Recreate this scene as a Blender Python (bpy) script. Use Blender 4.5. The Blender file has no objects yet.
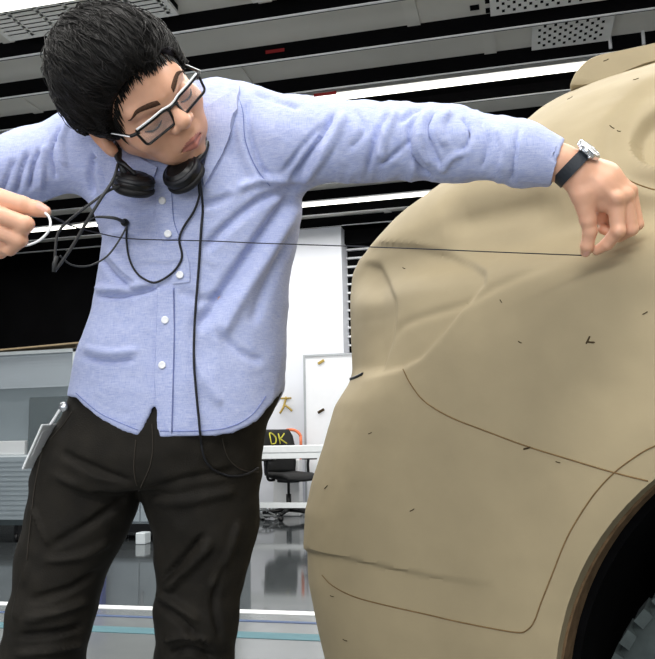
import bpy, math, random
import numpy as np
from mathutils import Vector, Matrix
from mathutils.bvhtree import BVHTree
rnd = random.Random(7)
PI = math.pi
# ------------------------------------------------------------------ camera model
FPX = 780.0; PSI = math.radians(13.5); RHO = math.asin(.0203); TH = math.atan(111/FPX); HC = .877
A3 = lambda *v: np.array(v, float)
CF = A3(0, math.cos(TH), math.sin(TH)); _r = A3(1, 0, 0); _u = A3(0, -math.sin(TH), math.cos(TH))
CR = math.cos(RHO)*_r - math.sin(RHO)*_u; CU = math.sin(RHO)*_r + math.cos(RHO)*_u
C0 = A3(0, 0, HC)
def P(px, py, d): return C0 + CF*d + CR*((px-327.5)/FPX*d) - CU*((py-329.5)/FPX*d)
def proj(p):
    p = np.asarray(p, float) - C0; d = p @ CF
    return np.stack([327.5+FPX*(p @ CR)/d, 329.5-FPX*(p @ CU)/d, d], -1)
cps, sps = math.cos(PSI), math.sin(PSI)
RZ = np.array([[cps, -sps, 0], [sps, cps, 0], [0, 0, 1]])
def toW(v): return np.asarray(v, float) @ RZ.T          # view-aligned frame -> room frame
def ray(px, py): return RZ @ (P(px, py, 1) - C0)
def on_z(px, py, z):
    d = ray(px, py); return C0 + d*((z-HC)/d[2])
def on_y(px, py, Y):
    d = ray(px, py); return C0 + d*(Y/d[1])

# ------------------------------------------------------------------ object helpers
COL = bpy.context.scene.collection
OFF = {}
def empty(name, loc, label=None, cat=None, group=None, kind=None):
    o = bpy.data.objects.new(name, None); COL.objects.link(o); o.empty_display_size = .05
    o.location = tuple(map(float, loc)); OFF[o] = np.array(loc, float); tag(o, label, cat, group, kind); return o
def tag(o, label=None, cat=None, group=None, kind=None):
    for k, v in (('label', label), ('category', cat), ('group', group), ('kind', kind)):
        if v: o[k] = v
    return o
def mk(name, V, Fc, mat, parent=None, smooth=True, cam=True, loc=None):
    V = np.asarray(V, float)
    if cam: V = toW(V)
    if parent is not None: base = OFF[parent]; own = np.zeros(3)
    else:
        if loc is None: loc = ((V[:, 0].min()+V[:, 0].max())/2, (V[:, 1].min()+V[:, 1].max())/2, V[:, 2].min())
        base = np.array(loc, float); own = base
    me = bpy.data.meshes.new(name); me.from_pydata((V-base).tolist(), [], [list(map(int, f)) for f in Fc]); me.update()
    if smooth: me.polygons.foreach_set('use_smooth', [True]*len(me.polygons))
    if mat: me.materials.append(mat)
    o = bpy.data.objects.new(name, me); COL.objects.link(o); o.location = tuple(own)
    if parent is not None: o.parent = parent
    OFF[o] = base
    return o
class MB:
    def __init__(s): s.v = []; s.f = []
    def add(s, V, Fc):
        n = len(s.v); s.v += [tuple(map(float, p)) for p in V]; s.f += [[i+n for i in f] for f in Fc]; return s
    def box(s, x0, x1, y0, y1, z0, z1, b=0.0, M=None):
        if b <= 0:
            V = [(x, y, z) for z in (z0, z1) for y in (y0, y1) for x in (x0, x1)]
            Fc = [(0, 2, 3, 1), (4, 5, 7, 6), (0, 1, 5, 4), (2, 6, 7, 3), (0, 4, 6, 2), (1, 3, 7, 5)]
        else:
            b = min(b, .49*(x1-x0), .49*(y1-y0), .49*(z1-z0)); V = []; idx = {}
            lo = (x0, y0, z0); hi = (x1, y1, z1)
            for c in [(i, j, k) for i in (0, 1) for j in (0, 1) for k in (0, 1)]:
                for ax in range(3):
                    p = [(hi[a] - (b if a != ax else 0)) if c[a] else (lo[a] + (b if a != ax else 0)) for a in range(3)]
                    idx[c, ax] = len(V); V.append(tuple(p))
            Fc = []
            for ax in range(3):
                o1, o2 = [a for a in range(3) if a != ax]
                for s_ in (0, 1):
                    q = []
                    for (i, j) in ((0, 0), (1, 0), (1, 1), (0, 1)):
                        c = [0]*3; c[ax] = s_; c[o1] = i; c[o2] = j; q.append(idx[tuple(c), ax])
                    flip = (s_ == 0) ^ (ax == 1)
                    Fc.append(q[::-1] if flip else q)
            for ax in range(3):
                o1, o2 = [a for a in range(3) if a != ax]
                for i in (0, 1):
                    for j in (0, 1):
                        c0 = [0]*3; c1 = [0]*3; c0[o1] = c1[o1] = i; c0[o2] = c1[o2] = j; c1[ax] = 1
                        Fc.append([idx[tuple(c0), o1], idx[tuple(c1), o1], idx[tuple(c1), o2], idx[tuple(c0), o2]])
            for c in [(i, j, k) for i in (0, 1) for j in (0, 1) for k in (0, 1)]:
                Fc.append([idx[c, 0], idx[c, 1], idx[c, 2]])
        if M is not None: V = [tuple(M @ Vector(p)) for p in V]
        return s.add(V, Fc)
    def tube(s, pts, r, n=8, closed=False):
        pts = np.asarray(pts, float); m = len(pts)
        rr = np.full(m, r) if np.isscalar(r) else np.asarray(r, float)
        if closed: T = np.roll(pts, -1, 0)-np.roll(pts, 1, 0)
        else: T = np.gradient(pts, axis=0)
        T /= np.linalg.norm(T, axis=1)[:, None]+1e-12
        a = A3(0, 0, 1) if abs(T[0][2]) < .9 else A3(1, 0, 0)
        N = np.cross(T[0], a); N /= np.linalg.norm(N); V = []
        for i in range(m):
            N = N - T[i]*(N @ T[i]); N /= np.linalg.norm(N)+1e-12; B = np.cross(T[i], N)
            for k in range(n):
                t = 2*PI*k/n; V.append(pts[i]+rr[i]*(math.cos(t)*N+math.sin(t)*B))
        Fc = []
        for i in range(m if closed else m-1):
            j = (i+1) % m
            for k in range(n): Fc.append((i*n+k, i*n+(k+1) % n, j*n+(k+1) % n, j*n+k))
        if not closed: Fc.append(list(range(n))[::-1]); Fc.append([(m-1)*n+k for k in range(n)])
        return s.add(V, Fc)
    def lathe(s, prof, c, ax=(0, 0, 1), n=32, sx=1, up=None):
        ax = np.array(ax, float); ax /= np.linalg.norm(ax)
        a = (np.array(up, float) if up is not None else (A3(0, 0, 1) if abs(ax[2]) < .9 else A3(1, 0, 0)))
        X = np.cross(a, ax); X /= np.linalg.norm(X); Y = np.cross(ax, X); c = np.array(c, float); V = []; m = len(prof)
        for (r, h) in prof:
            for k in range(n):
                t = 2*PI*k/n; V.append(c+ax*h+r*(math.cos(t)*X*sx+math.sin(t)*Y))
        Fc = [(i*n+k, i*n+(k+1) % n, (i+1)*n+(k+1) % n, (i+1)*n+k) for i in range(m-1) for k in range(n)]
        if prof[0][0] > 1e-6: Fc.append(list(range(n))[::-1])
        if prof[-1][0] > 1e-6: Fc.append([(m-1)*n+k for k in range(n)])
        return s.add(V, Fc)
    def build(s, name, mat, parent=None, smooth=True, cam=True, loc=None): return mk(name, s.v, s.f, mat, parent, smooth, cam, loc)
def spline(pts, n=8, closed=False):
    pts = np.asarray(pts, float); out = []; m = len(pts)
    for i in range(m if closed else m-1):
        if closed: p0, p1, p2, p3 = (pts[(i+k) % m] for k in (-1, 0, 1, 2))
        else: p0 = pts[max(i-1, 0)]; p1 = pts[i]; p2 = pts[i+1]; p3 = pts[min(i+2, m-1)]
        for t in np.linspace(0, 1, n, endpoint=False):
            out.append(.5*((2*p1)+(-p0+p2)*t+(2*p0-5*p1+4*p2-p3)*t*t+(-p0+3*p1-3*p2+p3)*t**3))
    if not closed: out.append(pts[-1])
    return np.array(out)
def autosmooth(o, ang=40):
    me = o.data
    me.set_sharp_from_angle(angle=math.radians(ang)); return o

# ------------------------------------------------------------------ signed-distance modelling
def ln(p): return np.sqrt((p*p).sum(-1))
def cone(p, a, b, ra, rb):
    a = np.asarray(a, np.float32); b = np.asarray(b, np.float32); ba = b-a; pa = p-a
    t = np.clip((pa @ ba)/float(ba @ ba), 0, 1); return ln(pa-t[..., None]*ba)-(ra+t*(rb-ra))
def ell(p, c, r):
    q = p-np.asarray(c, np.float32); r = np.asarray(r, np.float32)
    k0 = ln(q/r); k1 = ln(q/(r*r))+1e-9; return k0*(k0-1)/k1
def smin(a, b, k):
    h = np.clip(.5+.5*(b-a)/k, 0, 1); return b+(a-b)*h-k*h*(1-h)
def smax(a, b, k): return -smin(-a, -b, k)
def surfnet(fn, lo, hi, h):
    lo = np.asarray(lo, float); hi = np.asarray(hi, float)
    n = np.maximum(((hi-lo)/h).astype(int)+2, 4)
    ax = [(lo[i]+h*np.arange(n[i])).astype(np.float32) for i in range(3)]
    D = np.empty(tuple(n), np.float32)
    step = max(1, int(6e5/(n[1]*n[2])))
    for i in range(0, n[0], step):
        g = np.stack(np.meshgrid(ax[0][i:i+step], ax[1], ax[2], indexing='ij'), -1); D[i:i+step] = fn(g)
    D[0] = D[-1] = np.maximum(D[0], h); D[:, 0] = np.maximum(D[:, 0], h); D[:, -1] = np.maximum(D[:, -1], h)
    D[-1] = np.maximum(D[-1], h); D[:, :, 0] = np.maximum(D[:, :, 0], h); D[:, :, -1] = np.maximum(D[:, :, -1], h)
    S = D < 0
    c = [(i, j, k) for i in (0, 1) for j in (0, 1) for k in (0, 1)]
    sl = lambda i, m: slice(i, m-1+i)
    cnt = sum(S[sl(i, n[0]), sl(j, n[1]), sl(k, n[2])].astype(np.int8) for i, j, k in c)
    act = (cnt > 0) & (cnt < 8); I = np.argwhere(act); vid = -np.ones(act.shape, np.int64); vid[act] = np.arange(len(I))
    acc = np.zeros((len(I), 3)); num = np.zeros(len(I))
    for a in c:
        for axs in range(3):
            if a[axs]: continue
            b = list(a); b[axs] = 1
            da = D[I[:, 0]+a[0], I[:, 1]+a[1], I[:, 2]+a[2]]; db = D[I[:, 0]+b[0], I[:, 1]+b[1], I[:, 2]+b[2]]
            m = (da < 0) != (db < 0); t = np.where(m, da/np.where(m, da-db, 1), 0)
            pt = np.array(a)+t[:, None]*(np.array(b)-np.array(a)); acc += pt*m[:, None]; num += m
    V = lo+h*(I+acc/num[:, None])
    Fc = []
    for axs in range(3):
        o1, o2 = [(1, 2), (2, 0), (0, 1)][axs]
        s0 = [slice(None)]*3; s1 = [slice(None)]*3; s0[axs] = slice(0, -1); s1[axs] = slice(1, None)
        A = S[tuple(s0)]; B = S[tuple(s1)]
        E = np.argwhere(A != B); keep = (E[:, o1] > 0) & (E[:, o2] > 0) & (E[:, o1] < n[o1]-1) & (E[:, o2] < n[o2]-1); E = E[keep]
        ins = A[tuple(E.T)]
        def at(d1, d2):
            q = E.copy(); q[:, o1] += d1; q[:, o2] += d2; return vid[tuple(q.T)]
        Q = np.stack([at(-1, -1), at(0, -1), at(0, 0), at(-1, 0)], 1); Q[~ins] = Q[~ins][:, ::-1]; Fc.append(Q)
    return V, np.concatenate(Fc)
def vnormals(V, Fc):
    N = np.zeros_like(V); Fa = np.asarray(Fc)
    n = np.cross(V[Fa[:, 2]]-V[Fa[:, 0]], V[Fa[:, 3]]-V[Fa[:, 1]])
    for k in range(4): np.add.at(N, Fa[:, k], n)
    return N/(np.linalg.norm(N, axis=1)[:, None]+1e-12)
def relax(V, Fc, it=2, l=.5):
    Fa = np.asarray(Fc); V = V.copy()
    for _ in range(it):
        S = np.zeros_like(V); c = np.zeros(len(V))
        for k in range(4):
            a, b = Fa[:, k], Fa[:, (k+1) % 4]; np.add.at(S, a, V[b]); np.add.at(S, b, V[a]); np.add.at(c, a, 1); np.add.at(c, b, 1)
        V += l*(S/np.maximum(c, 1)[:, None]-V)
    return V
def vnoise(p, sc, seed=0):
    q = np.asarray(p)*sc+seed*17.31; i = np.floor(q).astype(np.int64); f = q-i; f = f*f*(3-2*f); out = 0
    for a in (0, 1):
        for b in (0, 1):
            for c in (0, 1):
                h = (i[..., 0]+a)*374761393+(i[..., 1]+b)*668265263+(i[..., 2]+c)*2147483647+seed*974711
                h = (h ^ (h >> 13))*1274126177; h = ((h ^ (h >> 16)) & 0xffff)/32768.-1
                out = out+h*(f[..., 0] if a else 1-f[..., 0])*(f[..., 1] if b else 1-f[..., 1])*(f[..., 2] if c else 1-f[..., 2])
    return out
def segdist(q, pl):
    """distance of 2-D points to a polyline, with 0..1 position along it"""
    pl = np.asarray(pl, float); best = np.full(len(q), 1e9); pos = np.zeros(len(q)); m = len(pl)-1
    for i in range(m):
        a, b = pl[i], pl[i+1]; ba = b-a; t = np.clip(((q-a) @ ba)/(ba @ ba+1e-9), 0, 1)
        d = np.linalg.norm(q-a-t[:, None]*ba, axis=1); w = d < best; best[w] = d[w]; pos[w] = (i+t[w])/m
    return best, pos
def inpoly(q, pl):
    pl = np.asarray(pl, float); c = np.zeros(len(q), bool)
    for i in range(len(pl)):
        a, b = pl[i], pl[i-1]
        m = (a[1] > q[:, 1]) != (b[1] > q[:, 1])
        x = (b[0]-a[0])*(q[:, 1]-a[1])/(b[1]-a[1]+1e-12)+a[0]; c ^= m & (q[:, 0] < x)
    return c
def sdpoly(q, pl):
    d, _ = segdist(q, list(pl)+[pl[0]]); return np.where(inpoly(q, pl), -d, d)
AMP = 1.0
def sculpt(V, Fc, strokes):
    """press creases and raise folds along strokes laid over the surface; (points, half width px, height m)"""
    N = vnormals(V, Fc); pr = proj(V); q = pr[:, :2]; view = V-C0; view /= np.linalg.norm(view, axis=1)[:, None]
    front = np.clip(-(N*view).sum(1)*3, 0, 1); D = np.zeros(len(V))
    for pts, w, amp in strokes:
        pl = spline(pts, 5); d, t = segdist(q, pl); fade = np.clip(np.minimum(t, 1-t)*6+.15, 0, 1)
        s = d/w; D += AMP*amp*fade*(1-np.clip(s, 0, 2)**2*.6)*np.exp(-s*s)
    return V+N*(D*front)[:, None]
def tree(V, Fc): return BVHTree.FromPolygons([tuple(v) for v in V], [list(map(int, f)) for f in Fc])
def hit(bvh, px, py):
    d = P(px, py, 1)-C0; d /= np.linalg.norm(d)
    h = bvh.ray_cast(Vector(C0), Vector(d))
    return (None, None) if h[0] is None else (np.array(h[0]), np.array(h[1]))
def lay(bvh, pts, off, n=6, dflt=1.2):
    """a path over a surface, at height off above it"""
    out = []; pl = spline(pts, n); last = None
    for x, y in pl[:, :2]:
        h, nn = hit(bvh, x, y)
        if h is None or (last is not None and abs(proj(h)[2]-last) > .12): out.append(P(x, y, last or dflt))
        else:
            c = C0-h; c /= np.linalg.norm(c); out.append(h+(nn*.6+c*.6)*off); last = proj(out[-1])[2]
    out = np.array(out)
    for _ in range(3): out[1:-1] = .25*out[:-2]+.5*out[1:-1]+.25*out[2:]
    return out
def patch(bvh, A, B, off, th, nu=24, nv=5):
    """a cloth or clay strip laid between two outlines on a surface, with real thickness"""
    A = spline(A, 8); B = spline(B, 8)
    rs = lambda Q: np.stack([np.interp(np.linspace(0, 1, nu), np.linspace(0, 1, len(Q)), Q[:, k]) for k in (0, 1)], 1)
    A = rs(A); B = rs(B); G = np.zeros((nu, nv, 3)); NN = np.zeros((nu, nv, 3)); last = None
    for i in range(nu):
        for j in range(nv):
            q = A[i]+(B[i]-A[i])*j/(nv-1); h, n = hit(bvh, *q)
            if h is None: h = P(q[0], q[1], last if last else 1.2); n = -CF
            last = proj(h)[2]; G[i, j] = h; NN[i, j] = n
    for _ in range(2): G[1:-1] = .25*G[:-2]+.5*G[1:-1]+.25*G[2:]
    V = np.concatenate([(G+NN*(off+th)).reshape(-1, 3), (G+NN*(off-.004)).reshape(-1, 3)]); m = nu*nv; Fc = []
    for i in range(nu-1):
        for j in range(nv-1):
            a = i*nv+j; q = [a, a+1, a+nv+1, a+nv]; Fc.append(q); Fc.append([x+m for x in q[::-1]])
    ring = [j for j in range(nv)]+[i*nv+nv-1 for i in range(1, nu)]+[(nu-1)*nv+j for j in range(nv-2, -1, -1)]+[i*nv for i in range(nu-2, 0, -1)]
    for k in range(len(ring)):
        a, b = ring[k], ring[(k+1) % len(ring)]; Fc.append([a, a+m, b+m, b])
    return V, Fc

# ------------------------------------------------------------------ materials
def lin(c): return tuple((x/255/12.92 if x/255 <= .04045 else ((x/255+.055)/1.055)**2.4) for x in c)
def mat(name, col, rough=.6, metal=0., var=0., vscale=20., bump=0., bscale=200., stretch=None, spec=.5, col2=None, sheen=0., sss=0., coat=0.):
    m = bpy.data.materials.new(name); m.use_nodes = True; nt = m.node_tree; b = nt.nodes['Principled BSDF']
    c = lin(col); b.inputs['Base Color'].default_value = (*c, 1); b.inputs['Roughness'].default_value = rough
    b.inputs['Metallic'].default_value = metal; b.inputs['Specular IOR Level'].default_value = spec
    b.inputs['Sheen Weight'].default_value = sheen; b.inputs['Coat Weight'].default_value = coat
    if sss: b.inputs['Subsurface Weight'].default_value = sss; b.inputs['Subsurface Radius'].default_value = (.012, .005, .003); b.inputs['Subsurface Scale'].default_value = .6
    tc = nt.nodes.new('ShaderNodeTexCoord'); mp = nt.nodes.new('ShaderNodeMapping'); nt.links.new(tc.outputs['Object'], mp.inputs['Vector'])
    if stretch: mp.inputs['Scale'].default_value = stretch
    if var or col2:
        n = nt.nodes.new('ShaderNodeTexNoise'); n.inputs['Scale'].default_value = vscale; n.inputs['Detail'].default_value = 5
        nt.links.new(mp.outputs[0], n.inputs['Vector']); rp = nt.nodes.new('ShaderNodeValToRGB')
        d = lin(col2) if col2 else tuple(x*(1-var) for x in c); e = c if col2 else tuple(min(1, x*(1+var)) for x in c)
        rp.color_ramp.elements[0].position = .3; rp.color_ramp.elements[1].position = .7
        rp.color_ramp.elements[0].color = (*d, 1); rp.color_ramp.elements[1].color = (*e, 1)
        nt.links.new(n.outputs['Fac'], rp.inputs['Fac']); nt.links.new(rp.outputs['Color'], b.inputs['Base Color'])
    if bump:
        n2 = nt.nodes.new('ShaderNodeTexNoise'); n2.inputs['Scale'].default_value = bscale; n2.inputs['Detail'].default_value = 3
        nt.links.new(mp.outputs[0], n2.inputs['Vector']); bp = nt.nodes.new('ShaderNodeBump'); bp.inputs['Strength'].default_value = bump; bp.inputs['Distance'].default_value = .002
        nt.links.new(n2.outputs['Fac'], bp.inputs['Height']); nt.links.new(bp.outputs['Normal'], b.inputs['Normal'])
    return m
def emit(name, col, s):
    m = bpy.data.materials.new(name); m.use_nodes = True; nt = m.node_tree; b = nt.nodes['Principled BSDF']
    b.inputs['Base Color'].default_value = (.9, .9, .9, 1); b.inputs['Emission Color'].default_value = (*lin(col), 1); b.inputs['Emission Strength'].default_value = s; return m
M = {}
M['clay'] = mat('clay', (150, 137, 109), .68, var=.07, vscale=9, bump=.12, bscale=60, spec=.3)
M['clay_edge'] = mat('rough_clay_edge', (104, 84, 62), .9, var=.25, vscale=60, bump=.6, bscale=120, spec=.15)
M['scribe'] = mat('scribed_line', (112, 90, 62), .9, var=.2, vscale=80, spec=.1)
M['mark'] = mat('clay_chip', (66, 54, 38), .9, var=.2, spec=.1)
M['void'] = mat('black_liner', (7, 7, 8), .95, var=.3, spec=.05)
M['tyre'] = mat('tyre_rubber', (62, 70, 70), .75, var=.2, vscale=40, bump=.2, spec=.3)
M['alloy'] = mat('wheel_alloy', (120, 124, 128), .35, metal=.8, var=.05)
M['skin'] = mat('skin', (216, 166, 138), .44, var=.07, vscale=35, bump=.06, bscale=500, spec=.4, sss=.12)
M['lip'] = mat('lip', (180, 114, 100), .42, var=.08, vscale=120, spec=.45)
M['nail'] = mat('nail', (228, 176, 160), .25, var=.03, spec=.5)
M['hair'] = mat('hair', (12, 10, 9), .55, var=.35, vscale=60, bump=.2, bscale=260, spec=.2)
M['brow'] = mat('eyebrow', (40, 29, 23), .7, var=.3, vscale=300)
M['eyebrow'] = mat('eyebrow_hair', (74, 54, 42), .8, var=.35, vscale=400, spec=.1)
M['lash'] = mat('eyelash', (26, 18, 15), .6, var=.2)
M['eye'] = mat('eye', (190, 180, 172), .2, var=.05)
M['trouser'] = mat('dark_twill', (26, 23, 18), .75, var=.35, vscale=26, bump=.35, bscale=420, spec=.22)
M['stitch'] = mat('stitching', (44, 38, 30), .8, var=.2)
M['black'] = mat('black_plastic', (13, 13, 15), .38, var=.15, spec=.4)
M['cushion'] = mat('black_cushion', (17, 17, 19), .6, var=.2, bump=.2, spec=.3)
M['cable'] = mat('cable_rubber', (16, 18, 24), .5, var=.1, spec=.4)
M['cord'] = mat('grey_cord', (52, 54, 56), .6, var=.2)
M['string'] = mat('string', (22, 26, 38), .7, var=.1)
M['silver'] = mat('brushed_silver', (205, 208, 214), .22, metal=.9, var=.04)
M['strap'] = mat('watch_strap', (26, 32, 40), .6, var=.2, bump=.3, bscale=300)
M['dial'] = mat('watch_dial', (226, 228, 232), .25, var=.03)
M['seam'] = mat('seam_thread', (116, 128, 182), .9, var=.1)
M['button'] = mat('button', (236, 238, 242), .25, var=.02)
M['white'] = mat('white_plastic', (232, 234, 236), .4, var=.02)
M['badge'] = mat('badge_card', (234, 238, 240), .4, var=.04, vscale=30)
M['wall_white'] = mat('white_paint', (226, 229, 236), .8, var=.02, vscale=2)
M['wall_black'] = mat('black_drape', (5, 5, 6), .95, var=.3, vscale=3, spec=.05)
M['board'] = mat('whiteboard', (240, 242, 246), .35, var=.01)
M['alu'] = mat('aluminium_trim', (176, 180, 184), .4, metal=.6, var=.05)
M['ceil'] = mat('grey_ceiling_panel', (232, 230, 224), .8, var=.06, vscale=1.3, spec=.2)
M['ceil2'] = mat('pale_ceiling_grille', (246, 246, 244), .6, var=.03, spec=.3)
M['beam'] = mat('black_beam', (6, 6, 8), .8, var=.2, spec=.1)
M['rail'] = mat('pale_rail', (246, 247, 250), .5, var=.05)
M['red'] = mat('red_marker', (150, 24, 26), .6, var=.1)
M['mesh'] = mat('chair_mesh', (13, 14, 15), .7, var=.3, vscale=80)
M['yellow'] = mat('yellow_chalk', (196, 190, 70), .8, var=.1)
M['orange'] = mat('orange_plastic', (226, 120, 76), .5, var=.1)
M['ochre'] = mat('ochre_plastic', (176, 150, 70), .5, var=.15)
M['desk'] = mat('white_laminate', (236, 240, 242), .4, var=.02)
M['cart_panel'] = mat('blue_grey_panel', (138, 149, 156), .55, var=.04, vscale=6)
M['cart_frame'] = mat('pale_metal_frame', (204, 212, 216), .4, var=.03)
M['cart_dark'] = mat('slate_panel', (40, 50, 54), .6, var=.1, vscale=5)
M['card'] = mat('brown_card', (150, 132, 104), .8, var=.1)
M['blue'] = mat('blue_plastic', (36, 52, 150), .5, var=.08)
M['teal'] = mat('teal_floor_tape', (62, 106, 116), .5, var=.06)
M['tape_blue'] = mat('blue_floor_tape', (52, 74, 112), .5, var=.06)
M['cables'] = mat('grey_cables', (150, 154, 156), .6, var=.2)
def shirt_mat():
    m = mat('chambray', (166, 180, 222), .85, spec=.15, sheen=.15); nt = m.node_tree; b = nt.nodes['Principled BSDF']
    tc = nt.nodes['Texture Coordinate']; cols = []
    mp = nt.nodes.new('ShaderNodeMapping'); mp.inputs['Scale'].default_value = (1400, 1400, 60); nt.links.new(tc.outputs['Object'], mp.inputs[0])
    n = nt.nodes.new('ShaderNodeTexNoise'); n.inputs['Scale'].default_value = 1; n.inputs['Detail'].default_value = 2; nt.links.new(mp.outputs[0], n.inputs['Vector'])
    mp2 = nt.nodes.new('ShaderNodeMapping'); mp2.inputs['Scale'].default_value = (90, 90, 900); nt.links.new(tc.outputs['Object'], mp2.inputs[0])
    n2 = nt.nodes.new('ShaderNodeTexNoise'); n2.inputs['Scale'].default_value = 1; n2.inputs['Detail'].default_value = 2; nt.links.new(mp2.outputs[0], n2.inputs['Vector'])
    ad = nt.nodes.new('ShaderNodeMath'); ad.operation = 'ADD'; nt.links.new(n.outputs['Fac'], ad.inputs[0]); nt.links.new(n2.outputs['Fac'], ad.inputs[1])
    hf = nt.nodes.new('ShaderNodeMath'); hf.operation = 'MULTIPLY'; hf.inputs[1].default_value = .5; nt.links.new(ad.outputs[0], hf.inputs[0])
    rp = nt.nodes.new('ShaderNodeValToRGB'); rp.color_ramp.elements[0].position = .36; rp.color_ramp.elements[1].position = .64
    rp.color_ramp.elements[0].color = (*lin((152, 164, 210)), 1); rp.color_ramp.elements[1].color = (*lin((190, 197, 225)), 1)
    nt.links.new(hf.outputs[0], rp.inputs['Fac']); nt.links.new(rp.outputs['Color'], b.inputs['Base Color'])
    bp = nt.nodes.new('ShaderNodeBump'); bp.inputs['Strength'].default_value = .12; bp.inputs['Distance'].default_value = .001
    nt.links.new(hf.outputs[0], bp.inputs['Height']); nt.links.new(bp.outputs['Normal'], b.inputs['Normal']); return m
M['shirt'] = shirt_mat()
def floor_mat(name, col, rough, spec, var, vs):
    m = mat(name, col, rough, var=var, vscale=vs, spec=spec); b = m.node_tree.nodes['Principled BSDF']; b.inputs['IOR'].default_value = 1.48; return m
M['floor_dark'] = floor_mat('polished_dark_floor', (62, 66, 68), .07, .4, .08, 2)
M['floor_light'] = floor_mat('pale_floor', (108, 112, 113), .16, .5, .08, 3)
def glass(name, col, a, rough=.05):
    m = bpy.data.materials.new(name); m.use_nodes = True; nt = m.node_tree; b = nt.nodes['Principled BSDF']
    b.inputs['Base Color'].default_value = (*lin(col), 1); b.inputs['Roughness'].default_value = rough
    t = nt.nodes.new('ShaderNodeBsdfTransparent'); x = nt.nodes.new('ShaderNodeMixShader'); x.inputs[0].default_value = a
    nt.links.new(t.outputs[0], x.inputs[1]); nt.links.new(b.outputs[0], x.inputs[2]); nt.links.new(x.outputs[0], nt.nodes['Material Output'].inputs['Surface']); return m
M['lens'] = glass('spectacle_lens', (200, 196, 200), .14, .04)
M['pane'] = glass('ribbed_acrylic', (196, 206, 214), .42, .2)
M['lamp'] = emit('fluorescent_tube', (255, 252, 238), 3.0)
# ================================================================== THE ROOM (room frame: X along the ceiling beams, Y away)
def rbox(name, b, m, parent=None, bev=0., kind=None, loc=None):
    mb = MB()
    for q in b: mb.box(*q, b=bev)
    o = mb.build(name, m, parent, smooth=False, cam=False, loc=loc); return tag(o, kind=kind)
S = 'structure'
rbox('floor', [(-14, 9, 4.06, 10.2, -.1, 0)], M['floor_dark'], kind=S)
rbox('floor_near', [(-14, 9, -4, 4.06, -.1, 0)], M['floor_light'], kind=S)
fl = [('trim_1', 3.98, 4.06, M['white']), ('trim_2', 3.80, 3.835, M['tape_blue']), ('trim_3', 3.49, 3.60, M['teal'])]
for n_, a, b, m in fl: rbox(n_, [(-14, 9, a, b, .0005, .0025)], m, kind=S)
rbox('wall_back', [(-14, 9, 9.95, 10.1, 0, 3.9)], M['wall_black'], kind=S)
# ceiling deck and the beams that hang below it
rbox('ceiling', [(-14, 9, -4, 10.1, 3.72, 3.86)], M['ceil'], kind=S)
Z0 = 3.60; pitch = .55
for k in range(-9, 11):
    Y = 4.55+pitch*k
    if Y > 9.9: break
    o = rbox('ceiling_beam', [(-14, 9, Y-.035, Y, Z0, 3.72)], M['beam'], kind=S)
    rbox('beam_flange', [(-14, 9, Y-.037, Y-.019, Z0-.006, Z0)], M['rail'], o)
    if k in (2, 7, -3, -8):          # the lamp bays: black trough with a tube slung in it
        t = rbox('ceiling_trough', [(-14, 9, Y+.015, Y+pitch-.04, 3.69, 3.715)], M['beam'], kind=S)
        tl = {2: 'white fluorescent tube in the black ceiling bay just above the clay car roof',
              7: 'distant long white fluorescent tube low over the white pillar, seen below the outstretched sleeve'}.get(k, 'long white fluorescent tube in a black ceiling bay overhead')
        L = empty('strip_light', (-2, Y+.22, 3.6), tl, 'ceiling light', 'fluorescent tubes in the ceiling bays')
        MB().tube([(-13, Y+.22, 3.625), (8, Y+.22, 3.632)], .019 if k < 7 else .015, 12).build('tube', M['lamp'], L, cam=False)
        rbox('housing', [(-13, 8, Y+.17, Y+.27, 3.655, 3.6895)], M['rail'], L)
# seams and pipes between the deck panels
mb = MB()
for k in range(-3, 10):
    Y = 4.55+pitch*k
    if k in (2, 7): continue
    for x in np.arange(-12+(k % 3)*.5, 8, 1.9): mb.box(x, x+.09, Y+.01, Y+pitch-.04, 3.705, 3.719)
tag(mb.build('ceiling_joint', M['rail'] if 0 else M['ceil'], None, smooth=False, cam=False), kind=S)
def grille(name, x0, x1, y0, y1, label, slot, cat='ceiling grille', group='pale grilles in the ceiling'):
    g = empty(name, ((x0+x1)/2, (y0+y1)/2, 3.64), label, cat, group); z0, z1 = 3.645, 3.665
    rbox('frame', [(x0, x1, y0, y0+.025, z0, z1), (x0, x1, y1-.025, y1, z0, z1), (x0, x0+.03, y0+.025, y1-.025, z0, z1), (x1-.03, x1, y0+.025, y1-.025, z0, z1)], M['ceil2'], g)
    mb = MB(); n = max(3, int((y1-y0-.05)/slot)); p = (y1-y0-.05)/n
    for i in range(n): mb.box(x0+.03, x1-.03, y0+.025+p*(i+.3), y0+.025+p*(i+.3)+p*.62, z0+.001, z0+.005)
    for x in np.arange(x0+.2, x1-.03, .2): mb.box(x-.012, x+.012, y0+.025, y1-.025, z0+.001, z0+.006)
    mb.build('slat', M['ceil2'], g, smooth=False, cam=False)
    rbox('backing', [(x0+.005, x1-.005, y0+.005, y1-.005, 3.668, 3.712)], M['beam'], g)
a = on_z(25, 53, 3.645); b = on_z(187, 25, 3.645)
grille('ceiling_grille', a[0], b[0], 4.02, 4.40, 'slotted pale ceiling grille right behind the black hair', .042)
a = on_z(262, 18, 3.645)
grille('ceiling_grille', a[0], a[0]+1.15, 3.98, 4.40, 'slotted pale ceiling grille above the raised sleeve shoulder', .042)
a = on_z(-120, 34, 3.58); b = on_z(86, -1, 3.58)
L = empty('strip_light', (b[0]-.5, 3.93, 3.56), 'short bright fluorescent tube at the picture edge, next to the slotted grille behind the hair', 'ceiling light', 'fluorescent tubes in the ceiling bays')
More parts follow.
